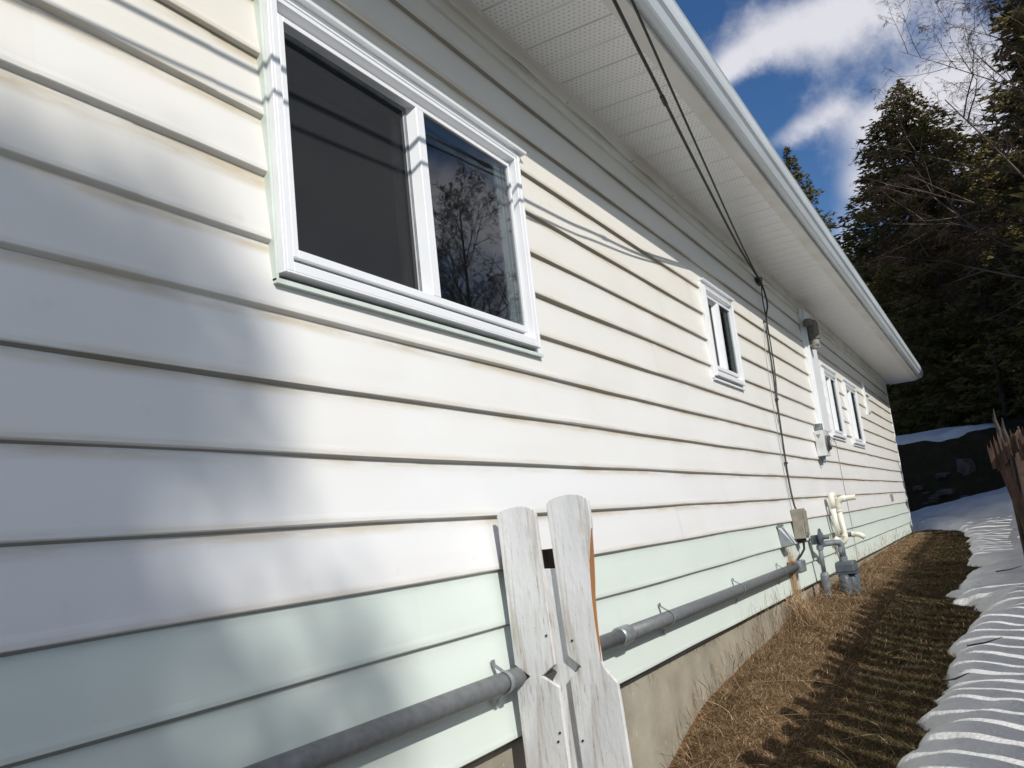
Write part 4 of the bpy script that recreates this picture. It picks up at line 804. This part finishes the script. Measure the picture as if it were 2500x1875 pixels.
for (x_, y_, h_, lb) in ((17.3, -5.3, 9, 'shortest added shade conifer beyond the fence, closest to the snow bank'), (18.7, -6.3, 12, 'added shade conifer two rows back beyond the fence'), (19.4, -5.4, 12, 'added conifer beyond the fence nearest the house, shading the foot of the embankment'), (21.4, -5.9, 14, 'added shade conifer beyond the fence beside the tallest spruce'), (23.2, -5.2, 12, 'added shade conifer beyond the fence just in front of the tallest spruce')):  # mostly unseen conifers, added to shade the embankment and far snow
    k += 1; spruce('spruce_tree', x_, y_, h_, 1.5 if x_ < 19 else 2.2, 90 + k, lb, PCOL, group='added shade conifers beyond the fence', dens=1.4, csize=.3)

def bare_tree(name, x, y, h, seed, label, spread=.5, levels=6, r0_=.10, nfirst=14, group=None, lean=(0, 0), twigs=9, curve=.1, pale=.0, start=.18, side=None, blen=.34, leafy=0, tmin=.0026):
    r0 = np.random.default_rng(seed); zb = float(H(x, y)) - .1; root = empty(name, (x, y, zb), label, 'tree', group)
    tr = MB(); tr.tube([(x + lean[0] * t * t, y + lean[1] * t * t, zb + h * t) for t in np.linspace(0, 1, 9)], [r0_ * (1 - .92 * t) for t in np.linspace(0, 1, 9)], 9); tr.build('trunk', TWIGP if pale else BARK, root, smooth=True)
    V, Fc, va = [], [], []
    def seg(p, q, a, b, v):
        d = q - p; dl = d.length
        if dl < 1e-5: return
        d /= dl; up = Vector((0, 0, 1)) if abs(d.z) < .9 else Vector((1, 0, 0)); s1 = d.cross(up).normalized(); s2 = d.cross(s1); o = len(V)
        for c, rr in ((p, a), (q, b)):
            for k in range(3): an = 2.094 * k; V.append(tuple(c + s1 * math.cos(an) * rr + s2 * math.sin(an) * rr))
        for k in range(3): Fc.append((o + k, o + (k + 1) % 3, o + 3 + (k + 1) % 3, o + 3 + k)); va.append(v)
    def grow(p, d, ln, rr, lev):
        n = 4; pts = [p]
        for i in range(n):
            d = (d + Vector(r0.normal(0, .09, 3)) + Vector((0, 0, (.05 if lev < 2 else -.07 * (lev - 1)) * (curve * 10)))).normalized(); q = pts[-1] + d * (ln / n)
            seg(pts[-1], q, rr * (1 - .75 * i / n), rr * (1 - .75 * (i + 1) / n), np.clip((pale if lev < 2 else 0) + r0.uniform(.1, .6), 0, 1)); pts.append(q)
        if lev >= levels: return
        m = twigs if lev == levels - 1 else (5 if lev > 0 else 7)
        for j in range(m):
            t = .25 + .75 * (j + r0.random()) / m; i = min(int(t * n), n - 1); b = pts[i].lerp(pts[i + 1], t * n - i)
            pr = Vector(r0.normal(0, 1, 3)); pr = (pr - d * pr.dot(d)).normalized(); nd = (d * .75 + pr * r0.uniform(.45, .9)).normalized()
            grow(b, nd, ln * r0.uniform(.34, .52) * (1.15 - .45 * t), max(rr * .42, tmin), lev + 1)
    for i in range(nfirst):
        t = start + (1 - start) * (i + r0.random()) / nfirst; a = r0.uniform(0, 6.28) if side is None else side + r0.normal(0, .55)
        d = Vector((math.cos(a) * spread, math.sin(a) * spread, r0.uniform(.45, .9))).normalized()
        grow(Vector((lean[0] * t * t, lean[1] * t * t, h * t)), d, h * blen * (1.15 - .75 * t) * r0.uniform(.8, 1.15), r0_ * .42 * (1.1 - t), 0)
    fastmesh('branches', np.array(V), np.array(Fc), TWIG, root, var=va, nv=4); return root
TWIGP = mat('pale birch bark', (.35, .33, .30), (.12, .10, .09), rough=.8, scale=9, stretch=(1, 1, 4))
bare_tree('birch_tree', 19.6, -4.3, 10.5, 5, 'leafless birch whose long thin branches cross the sky at right', spread=1.15, levels=4, r0_=.14, nfirst=15, pale=.5, side=1.75, blen=.50, twigs=8, start=.3)
bare_tree('bare_tree', 24.5, -3.7, 6.5, 6, 'brown leafless tree in front of the dark conifers', spread=.9, levels=4, r0_=.08, nfirst=12, blen=.5, twigs=7, group='leafless trees')
bare_tree('bare_tree', 28, -2.2, 7.8, 8, 'taller brown leafless tree before the columnar spruce', spread=.9, levels=4, r0_=.09, nfirst=13, blen=.42, twigs=7, group='leafless trees')
bare_tree('bare_tree', 24, -5.6, 9.4, 9, 'brown leafless tree partly beyond the right edge', spread=1.0, levels=4, r0_=.09, nfirst=14, blen=.5, twigs=7, group='leafless trees')
bare_tree('bare_tree', 19.3, -9.9, 9.8, 12, 'tall leafless tree mirrored in the large window', spread=.30, levels=4, r0_=.15, nfirst=30, blen=.36, twigs=8, start=.06, curve=.03, tmin=.0045)

# pine behind the viewer whose crown shades the left of the wall
tree = empty('pine_tree', (-11.4, -17, -1.6), 'wide pine across the yard shading the near end of the wall', 'tree')
MB().tube([(-11.5, -17, -1.6), (-11.45, -17, 5), (-10.8, -17, 10), (-10.2, -17, 14.8)], [.35, .27, .18, .05], 10).build('trunk', BARK, tree, smooth=True)
BLB = [(.55, .42, .45, 3), (-.5, .45, .8, 3), (-1.9, .1, 1.1, 3), (1.02, .56, .34, 3.2), (1.28, .47, .24, 3.2), (1.42, .72, .17, 3), (1.22, .84, .11, 2.4), (.95, .80, .16, 1.6), (.9, .2, .5, 3.4), (1.20, .14, .26, 2.6), (1.47, .30, .15, 2.5), (1.60, .52, .11, 2.4), (1.62, .74, .07, 1.6), (1.0, -.5, .65, 3.2), (1.45, -.46, .33, 3), (1.72, -.38, .20, 3), (1.95, -.46, .15, 2.6), (2.10, -.30, .07, 2), (1.74, -.10, .055, 1.6), (1.90, -.13, .05, 1.5), (2.02, -.08, .035, 1.2),
       (1.2, -1.2, .8, 2.6), (-.2, -.8, 1.2, 2.8), (-1.6, -1.8, 1.7, 2.2), (.4, -2.6, 1.7, 2.), (-2.5, -3.6, 2., 2), (-.4, -4.6, 2., 2), (1.5, .97, .035, .8), (1.35, .93, .05, 1.2), (1.75, .2, .05, .9), (2.2, -.44, .05, 1.), (1.66, .35, .06, 1.2), (1.68, .6, .05, 1.2)]
cs, rs = [], []
r0 = np.random.default_rng(44)
for (bx_, bz_, br_, cov) in BLB:
    n = max(10, int(cov * .80 * br_ * br_ * 3.14 / .0052)); v = r0.normal(0, 1, (n, 3)); v /= np.linalg.norm(v, axis=1)[:, None]; v *= (r0.random(n) ** .45)[:, None] * br_ * np.array([1, 1.6, 1])
    px_, pz_ = v[:, 0] + bx_, v[:, 2] + bz_     # gaps between the boughs
    dens_ = .30 + 1.05 * sst(vnoise(px_, pz_ * .8, .30, 41), .30, .72); kp = r0.random(n) < dens_; v = v[kp]
    cs.append(v + np.array([bx_ - 11.05, -17, bz_ + 14.96]))
c = np.concatenate(cs) - np.array([-11.4, -17, -1.6]); n = len(c); d_ = r0.normal(0, 1, (n, 3)); d_ /= np.linalg.norm(d_, axis=1)[:, None]; sd_ = np.cross(d_, r0.normal(0, 1, (n, 3))); sd_ /= np.linalg.norm(sd_, axis=1)[:, None]
V = np.stack([c - d_ * .09, c + sd_ * .045, c + d_ * .09, c - sd_ * .045], 1).reshape(-1, 3)
fastmesh('crown', V, np.arange(len(V)).reshape(-1, 4), NEEDLE, tree, var=np.clip(r0.random(n), 0, 1), nv=4)
